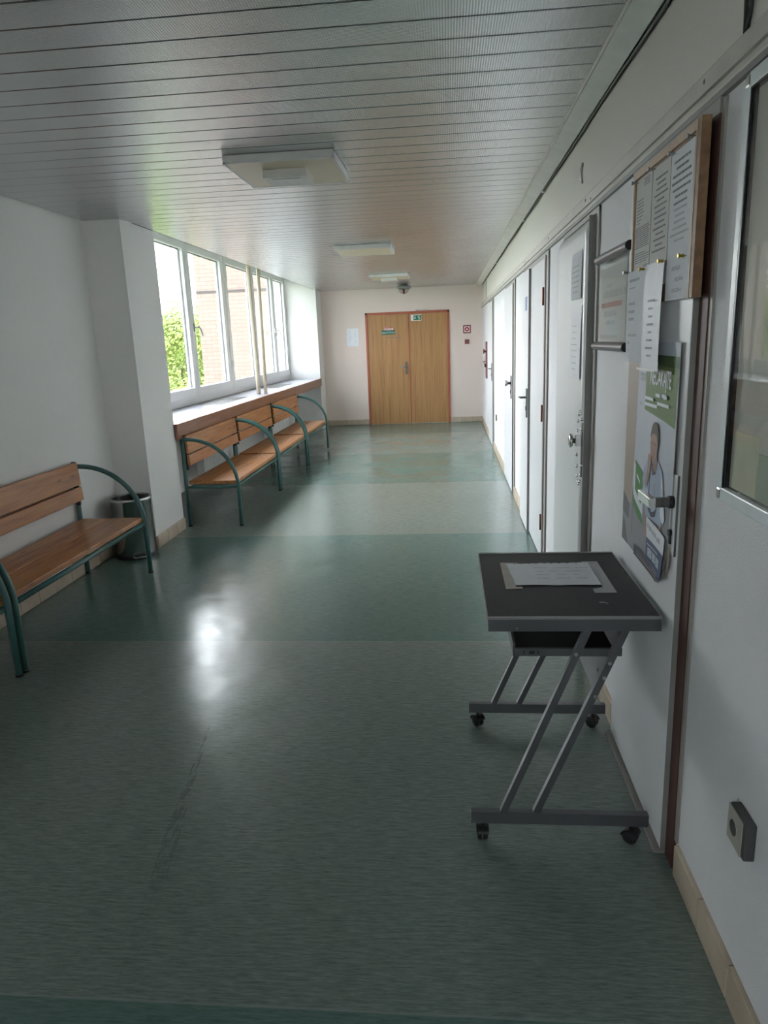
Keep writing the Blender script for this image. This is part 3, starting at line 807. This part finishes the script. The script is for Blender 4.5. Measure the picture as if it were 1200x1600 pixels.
t = MB(); t.box(.618, XR, 9.43, 9.51, .44, .52, .003); t.build('frame', M['socket_frame'], o); t = MB(); t.box(.616, .6178, 9.445, 9.495, .455, .505); t.build('insert', M['steel'], o)
# hooks high on the right wall
o = thing('wall_hook', (.63, 3.58, 2.18), 'small curved grey hook high on the wall above the padded door', 'hook')
t = MB(); t.tube([(XR-.001, 3.58, 2.27), (.626, 3.58, 2.262), (.622, 3.58, 2.245), (.621, 3.58, 2.22), (.623, 3.58, 2.20), (XR-.001, 3.58, 2.184)], .0055, 8); t.build('loop', M['steel'], o)
o = thing('cable_loop', (.62, 1.71, 2.1), 'dark cable loop hanging above the rail at the upper picture edge', 'cable')
t = MB(); t.tube([(.622, 1.685, 2.40), (.622, 1.685, 2.25), (.622, 1.692, 2.15), (.622, 1.703, 2.112), (.621, 1.712, 2.107), (.622, 1.716, 2.13), (.622, 1.722, 2.2), (.622, 1.72, 2.40)], .0045, 8); t.build('cable_run', M['black'], o)

# ------------------------------------------------------------------ wall socket
o = thing('wall_socket', (.63, 1.395, .455), 'beige wall socket in a dark frame near the bottom right corner', 'socket')
t = MB(); t.box(.606, XR, 1.350, 1.436, .414, .502, .004); t.build('frame', M['socket_frame'], o)
t = MB(); t.box(.6035, .6058, 1.362, 1.436, .416, .500, .001); t.build('face', M['socket_face'], o)
t = MB(); t.lathe((.6036, 1.405, .457), [(.021, 0), (.0205, -.0012), (.0185, -.0012), (.018, -.0004)], 26, 'x'); t.mi = 1; t.lathe((.6033, 1.405, .457), [(.0175, 0), (.0175, -.0004)], 24, 'x'); t.build('recess', [M['socket_face'], M['socket_frame']], o)

# ------------------------------------------------------------------ notice cabinet at the right edge
o = thing('notice_cabinet', (.61, 1.2, 1.14), 'white framed glass notice cabinet at the right picture edge', 'notice cabinet')
ya, yb_, za, zb_ = .70, 1.652, 1.141, 2.010
t = MB(); W = .030
t.box(.606, XR, yb_-W, yb_, za+.02, zb_-.02, .003); t.box(.606, XR, ya, ya+W, za+.02, zb_-.02, .003)
t.box(.606, XR, ya+.02, yb_-.02, za, za+W, .003); t.box(.606, XR, ya+.02, yb_-.02, zb_-W, zb_, .003)
t.build('frame', M['cabinet_white'], o)
for yc, s in ((yb_, -1), (ya, 1)):
    for zc, s2 in ((za, 1), (zb_, -1)):
        t = MB()
        t.box(.6045, XR, min(yc, yc+s*.031), max(yc, yc+s*.031), min(zc, zc+s2*.031), max(zc, zc+s2*.031), .008); t.build('corner_cap', M['steel'], o)
t = MB(); g = 0
for q in ((.6068, .6295, yb_-W-.004, yb_-W, za+W, zb_-W), (.6068, .6295, ya+W, ya+W+.004, za+W, zb_-W), (.618, .6295, ya+W, yb_-W, za+W, za+W+.003), (.6068, .6295, ya+W, yb_-W, zb_-W-.004, zb_-W)): t.box(*q)
t.build('gasket', M['blackgloss'], o)
t = MB(); t.box(.622, .6295, ya+W, yb_-W, za+W, zb_-W); t.build('back_panel', M['cabinet_back'], o)
t = MB(); t.box(.6105, .6120, ya+W+.004, yb_-W-.004, za+W+.004, zb_-W-.004); t.build('pane', M['acrylic'], o)
o = tag(MB().box(.6195, .6218, 1.478, 1.600, 1.176, 1.302).build('cream_note', M['cream_paper']), 'cream paper note behind the cabinet glass, lower corner', 'paper')
o = tag(MB().box(.6195, .6218, 1.15, 1.474, 1.176, 1.27).build('green_note', M['olive_paper']), 'pale green sheet beside the cream note in the cabinet', 'paper')

# ------------------------------------------------------------------ notice board on door 1
XB = .6042
o = thing('notice_board', (.59, 2.12, 1.6), 'brown wooden framed notice board at the top of the nearest door', 'notice board')
t = MB(); t.box(.582, XB, 1.825, 1.858, 1.592, 1.988, .001); t.build('side_rail', M['cork_frame'], o)
t = MB(); t.box(.5805, .5822, 1.8475, 1.858, 1.592, 1.986); t.build('front_lip', M['frame_light'], o)
t = MB(); t.box(.582, XB, 1.858, 2.43, 1.966, 1.988, .001); t.build('top_rail', M['frame_light'], o)
t = MB(); t.box(.582, XB, 2.418, 2.432, 1.592, 1.966, .001); t.build('side_rail', M['frame_light'], o)
t = MB(); t.box(.588, XB, 1.858, 2.418, 1.596, 1.966); t.build('back_panel', M['cork_frame'], o)

def print_lines(mb, x, yl, yr, z0, z1, n, h, lmin, lmax, center=True):
    """lines of small illegible print on a sheet facing -x; yl is the left end seen from the corridor"""
    w = yl-yr
    for k in range(n):
        z = z0-(z0-z1)*k/max(1, n-1)
        L = w*random.uniform(lmin, lmax); a = yl-(w-L)/2 if center else yl-.006
        e = a-L
        while a > e+.004:
            b = max(a-random.uniform(.008, .026), e)
            mb.box(x-.0004, x, b, a, z-h/2, z+h/2); a = b-.0035
def sheet(name, x, yl, yr, zt_, zb_, label, group=None, tilt=0, mat='paper', bend=0.0, kind='paper', topwide=None):
    o = thing(name, (x, (yl+yr)/2, zb_), label, kind, group)
    t = MB(); n = 8; rows = []
    for j in range(n+1):
        z = zt_+(zb_-zt_)*j/n; row = []
        for i in range(5):
            y = yl+(yr-yl)*i/4
            row.append((x-bend*math.sin(PI*j/n)*.5-bend*(j/n)**2*(1 if i else .6), y+tilt*(j/n), z))
        rows.append(row)
    for j in range(n):
        for i in range(4):
            t.poly([rows[j][i], rows[j+1][i], rows[j+1][i+1], rows[j][i+1]])
    bmesh.ops.remove_doubles(t.bm, verts=t.bm.verts, dist=1e-5)
    ret = bmesh.ops.extrude_face_region(t.bm, geom=list(t.bm.faces))
    for v in ret['geom']:
        if isinstance(v, bmesh.types.BMVert): v.co.x += .0006
    t.build('sheet', M[mat], o)
    return o
NB = 'sheets pinned to the notice board'
s1 = sheet('pinned_sheet', .5864, 2.405, 2.236, 1.961, 1.640, 'closely printed sheet at the far side of the notice board', NB, mat='paper_grey')
t = MB(); X = .5862
print_lines(t, X, 2.33, 2.25, 1.952, 1.935, 4, .0022, .6, .9); print_lines(t, X, 2.395, 2.30, 1.90, 1.835, 8, .0028, .3, .9, False); print_lines(t, X, 2.40, 2.24, 1.822, 1.765, 11, .0026, .88, 1.0); print_lines(t, X, 2.40, 2.24, 1.748, 1.722, 5, .0022, .7, .98, False); print_lines(t, X, 2.29, 2.24, 1.71, 1.70, 3, .0022, .7, .9)
t.build('lettering', M['ink'], s1)
s2 = sheet('pinned_sheet', .5861, 2.228, 2.062, 1.958, 1.640, 'sheet of spaced lines in the middle of the notice board', NB, mat='paper_grey')
t = MB(); X = .5859
print_lines(t, X, 2.21, 2.07, 1.925, 1.735, 14, .0048, .45, .95); t.build('lettering', M['ink'], s2)
s3 = sheet('pinned_sheet', .5858, 2.055, 1.872, 1.957, 1.594, 'sheet of bold lines at the near side of the notice board', NB)
t = MB(); X = .5856
print_lines(t, X, 2.045, 1.88, 1.93, 1.83, 7, .0058, .55, .98); t.build('lettering', M['ink'], s3)
t = MB(); print_lines(t, X, 2.045, 1.88, 1.815, 1.74, 6, .0052, .45, .95); t.build('faint_lettering', M['ink_soft'], s3)
t = MB(); X = .5855
for txt, yc, zc in (('OBEDŇAJŠIA', 1.972, 1.671), ('PRESTÁVKA', 1.943, 1.643), ('12.00-12.30 hod', 1.962, 1.617)):
    t.text(txt, .014, lambda u, v, yc=yc, zc=zc: (X, yc-u, zc+v), sx=.9)
t.build('lettering', M['ink'], s3)
s4 = sheet('hanging_sheet', .5795, 2.447, 2.232, 1.700, 1.425, 'white list hanging from the far lower corner of the board', 'sheets hanging below the notice board', -.03+.0, bend=.006)
t = MB(); X = .5735
for k, z in enumerate((1.672, 1.647, 1.626, 1.602, 1.578, 1.556, 1.507, 1.484, 1.463, 1.441)):
    print_lines(t, X+(.0045 if k < 3 else .001), 2.42-.0035*k, 2.27-.003*k, z, z, 1, .0085, .35, .85, False)
t.build('lettering', M['ink_soft'], s4)
s5 = sheet('hanging_sheet', .5770, 2.226, 2.045, 1.702, 1.409, 'clear plastic sleeve hanging from the lower middle of the board', 'sheets hanging below the notice board', -.02, 'sleeve', .010)
t = MB(); print_lines(t, .5655, 2.17, 2.06, 1.60, 1.45, 8, .006, .3, .8); t.build('lettering', M['ink_soft'], s5)
t = MB(); t.box(.5585, .5592, 2.023, 2.212, 1.4085, 1.4145); t.build('weld_strip', M['white'], s5)
pins = [(2.388, 1.955, 'far upper corner of the board'), (2.208, 1.956, 'top edge of the spaced-line sheet'), (2.022, 1.953, 'top edge of the bold sheet'), (1.874, 1.957, 'near upper corner of the board'),
        (2.43, 1.700, 'far top corner of the hanging list'), (2.236, 1.694, 'join of the list and the sleeve'), (2.046, 1.697, 'near top corner of the sleeve'), (1.893, 1.694, 'bold sheet, halfway down the near side')]
for i, (y, z, where) in enumerate(pins):
    xb = .5795 if i < 4 or i == 7 else .574
    t = MB(); t.lathe((xb+.0095, y, z), [(.0012, 0), (.0012, -.008), (.005, -.010), (.0035, -.014), (.0035, -.019), (.0062, -.021), (.0055, -.024)], 12, 'x')
    tag(t.build('push_pin', M['brass'] if i > 4 else M['steel']), ('brass' if i > 4 else 'grey metal')+' push pin at the '+where, 'push pin', 'push pins on the notice board')

# clamp holder between door 1 and door 2
o = thing('sign_holder', (.6, 2.76, 1.46), 'clear sign holder with two dark clamp tubes beside the nearest door', 'sign holder')
for z, ya, yb_ in ((1.793, 2.515, 3.02), (1.467, 2.515, 3.03)):
    t = MB(); t.tube([(.598, ya, z), (.598, yb_, z)], .0165, 18, False)
    t.box(.598, XR, ya+.06, ya+.10, z-.008, z+.008); t.box(.598, XR, yb_-.10, yb_-.06, z-.008, z+.008)
    tb = t.build('clamp_tube', M['tube_grey'], o)
    t = MB()
    t.lathe((.598, ya, z), [(.0155, -.0006), (.0155, .004), (.004, .004)], 18, 'y'); t.build('end_cap', M['black'], tb)
    t = MB(); t.lathe((.598, yb_, z), [(.0155, -.004), (.0155, .0006)], 18, 'y'); t.build('end_cap', M['black'], tb)
t = MB(); t.box(.5975, .5995, 2.53, 2.985, 1.472, 1.79); t.build('clear_panel', M['acrylic'], o)
o = thing('holder_notice', (.602, 2.76, 1.48), 'printed notice inside the clear sign holder', 'paper')
t = MB(); t.box(.6005, .6015, 2.545, 2.955, 1.492, 1.750); t.build('sheet', M['paper_grey'], o)
t = MB(); X = .6003
print_lines(t, X, 2.86, 2.77, 1.685, 1.685, 1, .012, .8, 1); print_lines(t, X, 2.90, 2.56, 1.655, 1.655, 1, .024, .95, 1); print_lines(t, X, 2.88, 2.68, 1.585, 1.585, 1, .018, .9, 1); print_lines(t, X, 2.86, 2.70, 1.553, 1.553, 1, .014, .8, 1); print_lines(t, X, 2.94, 2.66, 1.503, 1.503, 1, .012, .95, 1)
t.build('lettering', M['ink_soft'], o)
t = MB(); print_lines(t, X, 2.94, 2.60, 1.617, 1.617, 1, .017, .97, 1); t.build('red_lettering', M['ink_red'], o)

# papers taped on the padded door
o = sheet('taped_sheet', .5875, 3.565, 3.30, 1.872, 1.668, 'upper of two white sheets taped to the padded door', 'sheets on the padded door', bend=.004)
t = MB(); print_lines(t, .5815, 3.53, 3.33, 1.81, 1.70, 6, .004, .6, .95); t.build('lettering', M['ink_soft'], o)
o = sheet('taped_sheet', .5875, 3.555, 3.285, 1.640, 1.318, 'lower sheet in a plastic sleeve on the padded door', 'sheets on the padded door', mat='sleeve', bend=.005)
t = MB(); print_lines(t, .5795, 3.50, 3.34, 1.55, 1.36, 8, .003, .5, .9); t.build('lettering', M['ink_soft'], o)

# ------------------------------------------------------------------ poster on door 1
ps = thing('poster', (.6, 2.2, .8), 'large curling poster of a seated man with green headline box', 'poster')
keys = ['p_sky', 'p_tan', 'p_green', 'p_dkgreen', 'p_grey', 'p_dark', 'p_skin', 'p_hair', 'p_shirt', 'p_tie', 'p_jean', 'p_seat', 'p_navy', 'p_white', 'p_deep', 'p_stripe', 'p_skin2', 'ink_soft']
ix = {k: i for i, k in enumerate(keys)}
t = MB(); X0 = .6036; dep = [0]
YL, YR_ = 2.485, 1.925
def reg(key, *pts):
    dep[0] += 1; t.mi = ix[key]
    t.poly([(X0-.0002*dep[0], y, z) for y, z in pts])
def ell(key, yc, zc, a, b, n=20):
    reg(key, *[(yc+a*math.cos(2*PI*k/n), zc+b*math.sin(2*PI*k/n)) for k in range(n)])
reg('p_sky', (YL, .815), (2.03, .80), (1.985, .86), (1.935, 1.0), (YR_, 1.487), (YL, 1.487))
reg('p_tan', (YL, .93), (2.385, .93), (2.365, 1.1), (2.345, 1.487), (YL, 1.487))
reg('p_grey', (2.345, 1.115), (2.225, 1.085), (2.0, 1.03), (1.945, 1.06), (1.955, .87), (2.03, .80), (YL, .815), (YL, .96), (2.38, .96))
reg('p_dark', (YL, .985), (2.40, .955), (2.40, .90), (YL, .915))
reg('p_dark', (YL, .815), (2.47, .90), (2.44, .87), (2.40, .812))
reg('p_green', (2.262, 1.284), (1.945, 1.262), (YR_+.006, 1.45), (2.262, 1.45))
reg('p_dkgreen', (2.262, 1.42), (YR_+.006, 1.42), (YR_+.006, 1.45), (2.262, 1.45))
# seat
reg('p_white', (2.36, 1.105), (2.235, 1.075), (2.235, .94), (2.35, .975))
reg('p_seat', (2.335, 1.115), (2.25, 1.085), (2.235, 1.01), (2.262, .985), (2.335, 1.02))
reg('p_white', (2.318, 1.075), (2.275, 1.055), (2.275, 1.045), (2.318, 1.063))
reg('p_seat', (2.36, 1.005), (2.33, .985), (2.24, .955), (2.23, .925), (2.28, .935), (2.35, .965))
reg('p_dark', (2.352, .965), (2.347, .965), (2.352, .86), (2.358, .86))
# man
reg('p_jean', (2.185, .985), (2.05, .985), (2.045, .90), (2.15, .915))
reg('p_skin', (2.21, .99), (2.18, .99), (2.175, .90), (2.20, .91)); reg('p_skin', (2.05, .99), (2.025, .99), (2.03, .90), (2.05, .90))
reg('p_shirt', (2.235, 1.105), (2.19, 1.145), (2.16, 1.155), (2.085, 1.15), (2.035, 1.125), (2.01, 1.03), (2.03, .97), (2.19, .965), (2.215, 1.0), (2.24, 1.02))
reg('p_white', (2.05, 1.12), (2.03, 1.10), (1.99, 1.0), (2.01, .98), (2.04, 1.0))
reg('p_tie', (2.148, 1.135), (2.115, 1.14), (2.105, 1.11), (2.14, 1.10))
reg('p_tie', (2.19, 1.04), (2.17, .99), (2.13, .975), (2.09, .985), (2.075, 1.02), (2.10, 1.0), (2.13, .99), (2.16, 1.01))
reg('p_jean', (2.165, 1.09), (2.16, 1.09), (2.165, 1.02), (2.17, 1.02)); reg('p_jean', (2.115, 1.08), (2.112, 1.08), (2.10, 1.02), (2.104, 1.02))
ell('p_skin2', 2.115, 1.145, .022, .03)
ell('p_hair', 2.128, 1.215, .042, .045)
ell('p_skin', 2.134, 1.190, .036, .043)
reg('p_hair', (2.172, 1.215), (2.16, 1.222), (2.135, 1.226), (2.11, 1.222), (2.098, 1.20), (2.094, 1.235), (2.12, 1.258), (2.15, 1.252))
reg('p_skin2', (2.165, 1.200), (2.108, 1.197), (2.108, 1.190), (2.165, 1.193)); reg('p_skin2', (2.150, 1.158), (2.122, 1.157), (2.122, 1.152), (2.150, 1.153))
reg('p_skin', (2.185, 1.155), (2.165, 1.165), (2.150, 1.15), (2.158, 1.11), (2.195, 1.05), (2.205, 1.06), (2.185, 1.12))
# print on the green box
t.mi = ix['p_white']; dep[0] += 1; xx = X0-.0002*dep[0]
t.text('NEČAKAJTE', .066, lambda u, v: (xx, 2.095-u, 1.385+v-(u)*.02), bold=.0012, sx=.60)
for k, (a, b, z) in enumerate(((2.14, 2.09, 1.337), (2.06, 2.02, 1.337), (2.25, 2.16, 1.322), (2.12, 2.0, 1.315), (2.25, 2.12, 1.304), (2.08, 2.03, 1.34))):
    t.box(xx-.0001, xx, b, a, z-.005, z+.005)
t.mi = ix['ink_soft']
for z in (1.39, 1.375, 1.30): t.box(xx-.0001, xx, 2.285, 2.305, z-.005, z+.005)
# info card
reg('p_white', (2.172, .968), (1.965, .955), (1.966, .90), (2.160, .90))
reg('p_navy', (2.162, .906), (1.966, .902), (1.976, .825), (2.160, .815))
t.mi = ix['ink_soft']; dep[0] += 1; xx = X0-.0002*dep[0]
for a, b, z in ((2.155, 2.14, .945), (2.135, 2.11, .940), (2.105, 2.085, .936), (2.08, 2.06, .934), (2.05, 2.01, .93)): t.box(xx-.0001, xx, b, a, z-.007, z+.007)
t.box(xx-.0001, xx, 2.03, 2.15, .886, .890)
t.mi = ix['p_white']; t.text('0800 800 800', .040, lambda u, v: (xx-.0001, 2.075-u, .862+v-u*.03), bold=.001, sx=.60)
reg('p_deep', (2.30, .81), (2.03, .803), (2.01, .822), (2.30, .845))
for z in (.812, .822, .832): reg('p_stripe', (2.26, z+.012), (2.02, z+.002), (2.02, z-.001), (2.26, z+.009))
# slice and curl the near edge of the sheet away from the door
for co_, no_ in [((0, 1.93+.014*k, 0), (0, 1, 0)) for k in range(15)] + [((0, 0, z), (0, 0, 1)) for z in (.83, .86, .89, .92, .95)]:
    bmesh.ops.bisect_plane(t.bm, geom=list(t.bm.verts)+list(t.bm.edges)+list(t.bm.faces), plane_co=co_, plane_no=no_)
for v in t.bm.verts:
    k = max(0.0, (2.12-v.co.y)/.19); v.co.x -= .007*k*k*(1+1.6*max(0, (.95-v.co.z)/.15))
t.build('lettering', [M[k] for k in keys], ps, fix=False)
t = MB()
bk = []
for k in range(12):
    y = 2.485-.56*k/11; q = max(0.0, (2.12-y)/.19); bk.append((X0+.0003-.007*q*q, y))
for (x, y), (x2, y2) in zip(bk, bk[1:]): t.poly([(x, y, .83), (x2, y2, .83+.06*max(0, (2.02-y2)/.1)), (x2, y2, 1.486), (x, y, 1.486)])
bmesh.ops.remove_doubles(t.bm, verts=t.bm.verts, dist=.002)
t.build('paper_back', M['p_back'], ps)

# ------------------------------------------------------------------ table trolley
tb = thing('computer_table', (.33, 2.25, 0), 'small black and grey table on castors by the right wall', 'table')
tk = .022
t = MB(); t.box(.103, .583, 1.925, 2.535, .722, .740, .002); t.build('table_top', M['table_top'], tb)
t = MB(); t.box(.1015, .5845, 1.915, 1.925, .7345, .7415, .001); t.box(.1015, .5845, 2.535, 2.545, .7205, .7425, .002); t.box(.1005, .103, 1.915, 2.545, .721, .7405); t.box(.583, .5855, 1.915, 2.545, .721, .7405); t.build('edging', M['table_edge'], tb)
for nm, yc in (('near', 1.932), ('far', 2.60)):
    dx = 0 if nm == 'near' else .013
    t = MB(); t.box(.048+dx, .580+dx, yc-.0125, yc+.0125, .062, .101, .0015); t.build('foot_bar', M['table_frame'], tb)
    yl = yc if nm == 'near' else 2.525
    if nm == 'near':
        t = MB(); t.box(.1025, .5845, 1.9165, yc+.010, .698, .7215, .001); t.box(.1025, .5845, 1.9165, 1.9245, .7205, .7345); t.build('apron_bar', M['table_frame'], tb)
    else:
        t = MB(); t.box(.103, .584, 2.51, 2.535, .698, .7205, .001); t.build('apron_bar', M['table_frame'], tb)
    for xa, xb in ((.1475+dx, .3835+dx*.6), (.2465+dx, .4885+dx*.6)):
        t = MB(); t.bar((xa, yc, .099), (xb, yl, .699), .022, .020, (0, 1, 0))
        for v in t.bm.verts:
            v.co.z = max(.1005, min(.6985, v.co.z))
        t.build('leg', M['table_frame'], tb)
    for xc, rot in ((.083+dx, 0 if nm == 'near' else .6), (.532+dx, 1.0)):
        cs = MB()
        cs.lathe((xc, yc, 0), [(.006, .045), (.006, .062)], 12)
        ca = cs.build('caster', M['black'], tb)
        cs = MB(); rr_ = .023
        Mx = Matrix.Translation((xc, yc, rr_)) @ Matrix.Rotation(rot, 4, 'Z')
        for s in (-1, 1):
            q = MB(); q.lathe((s*.009, 0, 0), [(.004, -.007), (rr_*.8, -.007), (rr_-.001, -.004), (rr_-.001, .004), (rr_*.8, .007), (.004, .007)], 22, 'x'); cs.merge(q.bm, Mx)
        cs.build('wheel', M['black'], ca)
        cs = MB(); q = MB()
        hood = arc(lambda a: (0, .027*math.cos(a), .027*math.sin(a)), .15, PI-.4, 10)
        q.prism([(-.019, y_, z_) for _, y_, z_ in hood]+[(-.019, y_*.75, z_*.75) for _, y_, z_ in hood[::-1]], (.038, 0, 0)); cs.merge(q.bm, Mx)
        cs.build('hood', M['black'], ca)
# keyboard tray with slide rails, back plate, bolts
t = MB(); t.box(.183, .475, 1.958, 2.36, .612, .627, .001); tr = t.build('tray', M['table_top'], tb)
t = MB(); t.box(.181, .487, 1.946, 1.957, .608, .632, .001); t.mi = 1
for xa, xb in ((.205, .209), (.222, .238), (.246, .250)): t.box(xa, xb, 1.9452, 1.9462, .615, .625)
t.build('slide_rail', [M['table_frame'], M['black']], tr)
t = MB(); t.box(.181, .487, 2.36, 2.371, .608, .632, .001); t.build('slide_rail', M['table_frame'], tr)
t = MB(); t.box(.1755, .183, 1.95, 2.37, .606, .650, .001); t.build('side_panel', M['table_frame'], tr)
# back plate follows the slope of the rear pair of legs
t = MB(); n_ = Vector((.40, 0, .917)); 
p0 = Vector((.2465, 0, .099)); dv = Vector((.242, 0, .60)); 
def onleg(f_, y): q = p0+dv*f_; return (q.x+.004, y, q.z)
t.prism([onleg(.66, 1.945), onleg(.95, 1.945), onleg(.95, 2.54), onleg(.66, 2.575)], (.004, 0, -.002)); bp = t.build('back_plate', M['table_frame'], tb)
for f_, y in ((.74, 1.99), (.83, 1.975), (.74, 2.5)):
    q = onleg(f_, y); t = MB(); t.lathe((q[0]-.0005, y, q[2]), [(.006, 0), (.006, -.002)], 10, 'x'); t.build('plate_hole', M['black'], bp)
for xc, zc in ((.184, .708), (.508, .708), (.4335, .552), (.41, .493), (.447, .598), (.352, .625)):
    t = MB(); t.lathe((xc, 1.9195, zc), [(.0055, .001), (.0055, -.0015), (.003, -.003)], 12, 'y'); t.build('bolt', M['steel'], tb)
t = MB(); t.poly([(.435, 2.036, .7404), (.447, 2.04, .7404), (.462, 2.028, .7404), (.459, 2.022, .7404), (.449, 2.033, .7404), (.438, 2.031, .7404)]); t.build('worn_spot', M['table_edge'], tb)
# paper in a sleeve taped to the table top
o = thing('table_notice', (.33, 2.3, .741), 'white sheet in a wrinkled sleeve taped to the table top', 'paper')
t = MB(); n = 14; rows = []
for j in range(n+1):
    row = []
    for i in range(n+1):
        u, v = i/n, j/n
        x = .205+.268*u-.008*v*(1-u)*1.5; y = 2.185+.225*v
        row.append(t.bm.verts.new((x, y, .7425+.0012*math.sin(9*u+3*v)*math.sin(7*v+4*u)+.0008)))
    rows.append(row)
for j in range(n):
    for i in range(n): t._f([rows[j][i], rows[j][i+1], rows[j+1][i+1], rows[j+1][i]])
bmesh.ops.recalc_face_normals(t.bm, faces=t.bm.faces)
ret = bmesh.ops.extrude_face_region(t.bm, geom=list(t.bm.faces))
for v in ret['geom']:
    if isinstance(v, bmesh.types.BMVert): v.co.z -= .0008
t.build('sheet', M['sleeve'], o)
t = MB()
for k in range(9):
    x = .215+.026*k+random.uniform(-.004, .004); t.box(x, x+.009, 2.398, 2.403, .7452, .7456)
t.build('punch_holes', M['ink'], o)
t = MB()
for k in range(4):
    y = 2.35-.036*k; x = .28
    while x < .43:
        L = random.uniform(.02, .06); t.box(x, x+L, y, y+.004, .7450, .7453); x += L+.02
t.build('lettering', M['ink_soft'], o)
t = MB()
t.box(.172, .205, 2.155, 2.425, .7406, .7412); t.box(.172, .225, 2.155, 2.172, .7412, .7416); t.box(.172, .232, 2.41, 2.425, .7412, .7416); t.build('tape', M['tape'], o)
t = MB(); t.prism([(.474, 2.430, .7406), (.508, 2.430, .7406), (.506, 2.115, .7406), (.440, 2.115, .7406), (.440, 2.150, .7406), (.474, 2.165, .7406)], (0, 0, .0006)); t.box(.455, .50, 2.415, 2.430, .7412, .7416); t.build('tape', M['table_edge'], o)

# ------------------------------------------------------------------ outdoors
g = MB(); g.box(-200, -3.4, -60, 220, -6.2, -6.0)
tag(g.build('ground', M['grass']), 'green lawn outside, below the window', 'ground', kind='structure')
bl = thing('brick_building', (-4.8, 18, -6), 'pale brick wing of the building seen through the window', 'building')
b = MB(); b.box(-6.2, -3.2, 18, 27, -6, 6.5); b.build('wall', M['brick'], bl)
b = MB(); b.box(-6.21, -3.2, 17.985, 27, 2.83, 2.89); b.build('band', M['concrete'], bl)
b = MB(); b.box(-6.3, -3.15, 17.9, 27.1, 6.5, 6.7); b.build('parapet', M['concrete'], bl)
for yy in (20.5, 23.5):
    for zz in (-3.5, .2, 3.6):
        b = MB(); b.box(-6.22, -6.2, yy, yy+1.4, zz, zz+1.5); b.build('window', M['winglass'], bl)
bb = thing('office_block', (-31, 80, -6), 'blue office block far behind the trees', 'building')
b = MB(); b.box(-35.5, -31.2, 80, 92, -6, 5.2); b.build('wall', M['bluewall'], bb)
for k in range(4):
    b = MB(); b.box(-35.2, -31.4, 79.95, 80.0, -4.2+2.4*k, -3.0+2.4*k); b.build('window_band', M['winglass'], bb)
bb = thing('low_house', (-19, 58, -6), 'low grey house between the trees', 'building')
b = MB(); b.box(-23.5, -14, 58, 66, -6, 1.6); b.build('wall', M['greyroof'], bb)
b = MB(); b.prism([(-24, 57.7, 1.6), (-13.5, 57.7, 1.6), (-18.7, 57.7, 3.0)], (0, 8.6, 0)); b.build('roof', M['greyroof'], bb)
def tree(x, y, z0, h, rad, n, label):
    o = thing('tree', (x, y, z0), label, 'tree', 'trees outside the window')
    t = MB(); t.tube([(x, y, z0), (x+.1, y, z0+h*.35), (x-.1, y+.1, z0+h*.7)], [.22, .16, .06], 8)
    for k in range(5):
        a = k*1.3; t.tube([(x, y, z0+h*.4), (x+rad*.6*math.cos(a), y+rad*.6*math.sin(a), z0+h*(.6+.05*k))], [.08, .02], 6)
    t.build('trunk', M['bark'], o)
    t = MB(); lumps = []
    for k in range(16):
        a, e = random.uniform(0, 2*PI), random.uniform(-.6, 1.3)
        q = rad*.62; lumps.append((Vector((x+q*math.cos(a)*math.cos(e), y+q*math.sin(a)*math.cos(e), z0+h*.62+q*math.sin(e)*h*.55/rad)), rad*random.uniform(.35, .55)))
    for k in range(n):
        c_, rr_ = random.choice(lumps)
        d = Vector((random.gauss(0, 1), random.gauss(0, 1), random.gauss(0, 1))).normalized()
        p = c_+d*rr_*random.uniform(.75, 1.08)
        nrm = (d+Vector((random.uniform(-.6, .6), random.uniform(-.6, .6), random.uniform(-.3, .9)))).normalized()
        u = nrm.orthogonal().normalized(); v = nrm.cross(u); s = random.uniform(.055, .11)
        t.poly([p-u*s, p-v*s*.6, p+u*s, p+v*s*.6])
    t.build('crown', M['crown'], o, fix=False)
tree(-13.1, 35, -6, 9.3, 2.9, 16000, 'tall yellow-green tree seen through the nearest pane')
tree(-9.6, 27, -6, 5.6, 2.1, 10000, 'lower leafy tree beside the brick building edge')
tree(-19.5, 44, -6, 8.6, 3.4, 12000, 'farther green tree by the blue office block')

# ------------------------------------------------------------------ light
W = bpy.data.worlds.new('sky'); S.world = W; W.use_nodes = True
nt = W.node_tree; bg = nt.nodes['Background']
tc = nt.nodes.new('ShaderNodeTexCoord'); sp_ = nt.nodes.new('ShaderNodeSeparateXYZ'); nt.links.new(tc.outputs['Generated'], sp_.inputs[0])
rp = nt.nodes.new('ShaderNodeValToRGB'); rp.color_ramp.elements[0].position = .0; rp.color_ramp.elements[0].color = (.95, .97, 1, 1); rp.color_ramp.elements[1].position = .7; rp.color_ramp.elements[1].color = (.80, .89, 1, 1)
nt.links.new(sp_.outputs[2], rp.inputs[0]); nt.links.new(rp.outputs[0], bg.inputs[0]); bg.inputs[1].default_value = 2.4
sun = bpy.data.lights.new('hazy_sun', 'SUN'); sun.energy = 9.5; sun.angle = math.radians(115); sun.color = (.97, .985, 1)
so = bpy.data.objects.new('hazy_sun', sun); COL.objects.link(so)
dv = Vector((1, -1.7, -.55)).normalized()
so.rotation_euler = dv.to_track_quat('-Z', 'Y').to_euler()

S.view_settings.view_transform = 'Standard'; S.view_settings.look = 'None'; S.view_settings.gamma = 1; S.view_settings.use_curve_mapping = False
S.view_settings.exposure = 1.7
S.cycles.max_bounces = 14; S.cycles.diffuse_bounces = 8; S.cycles.glossy_bounces = 5; S.cycles.transparent_max_bounces = 16
S.cycles.use_denoising = True; S.cycles.sample_clamp_indirect = 6
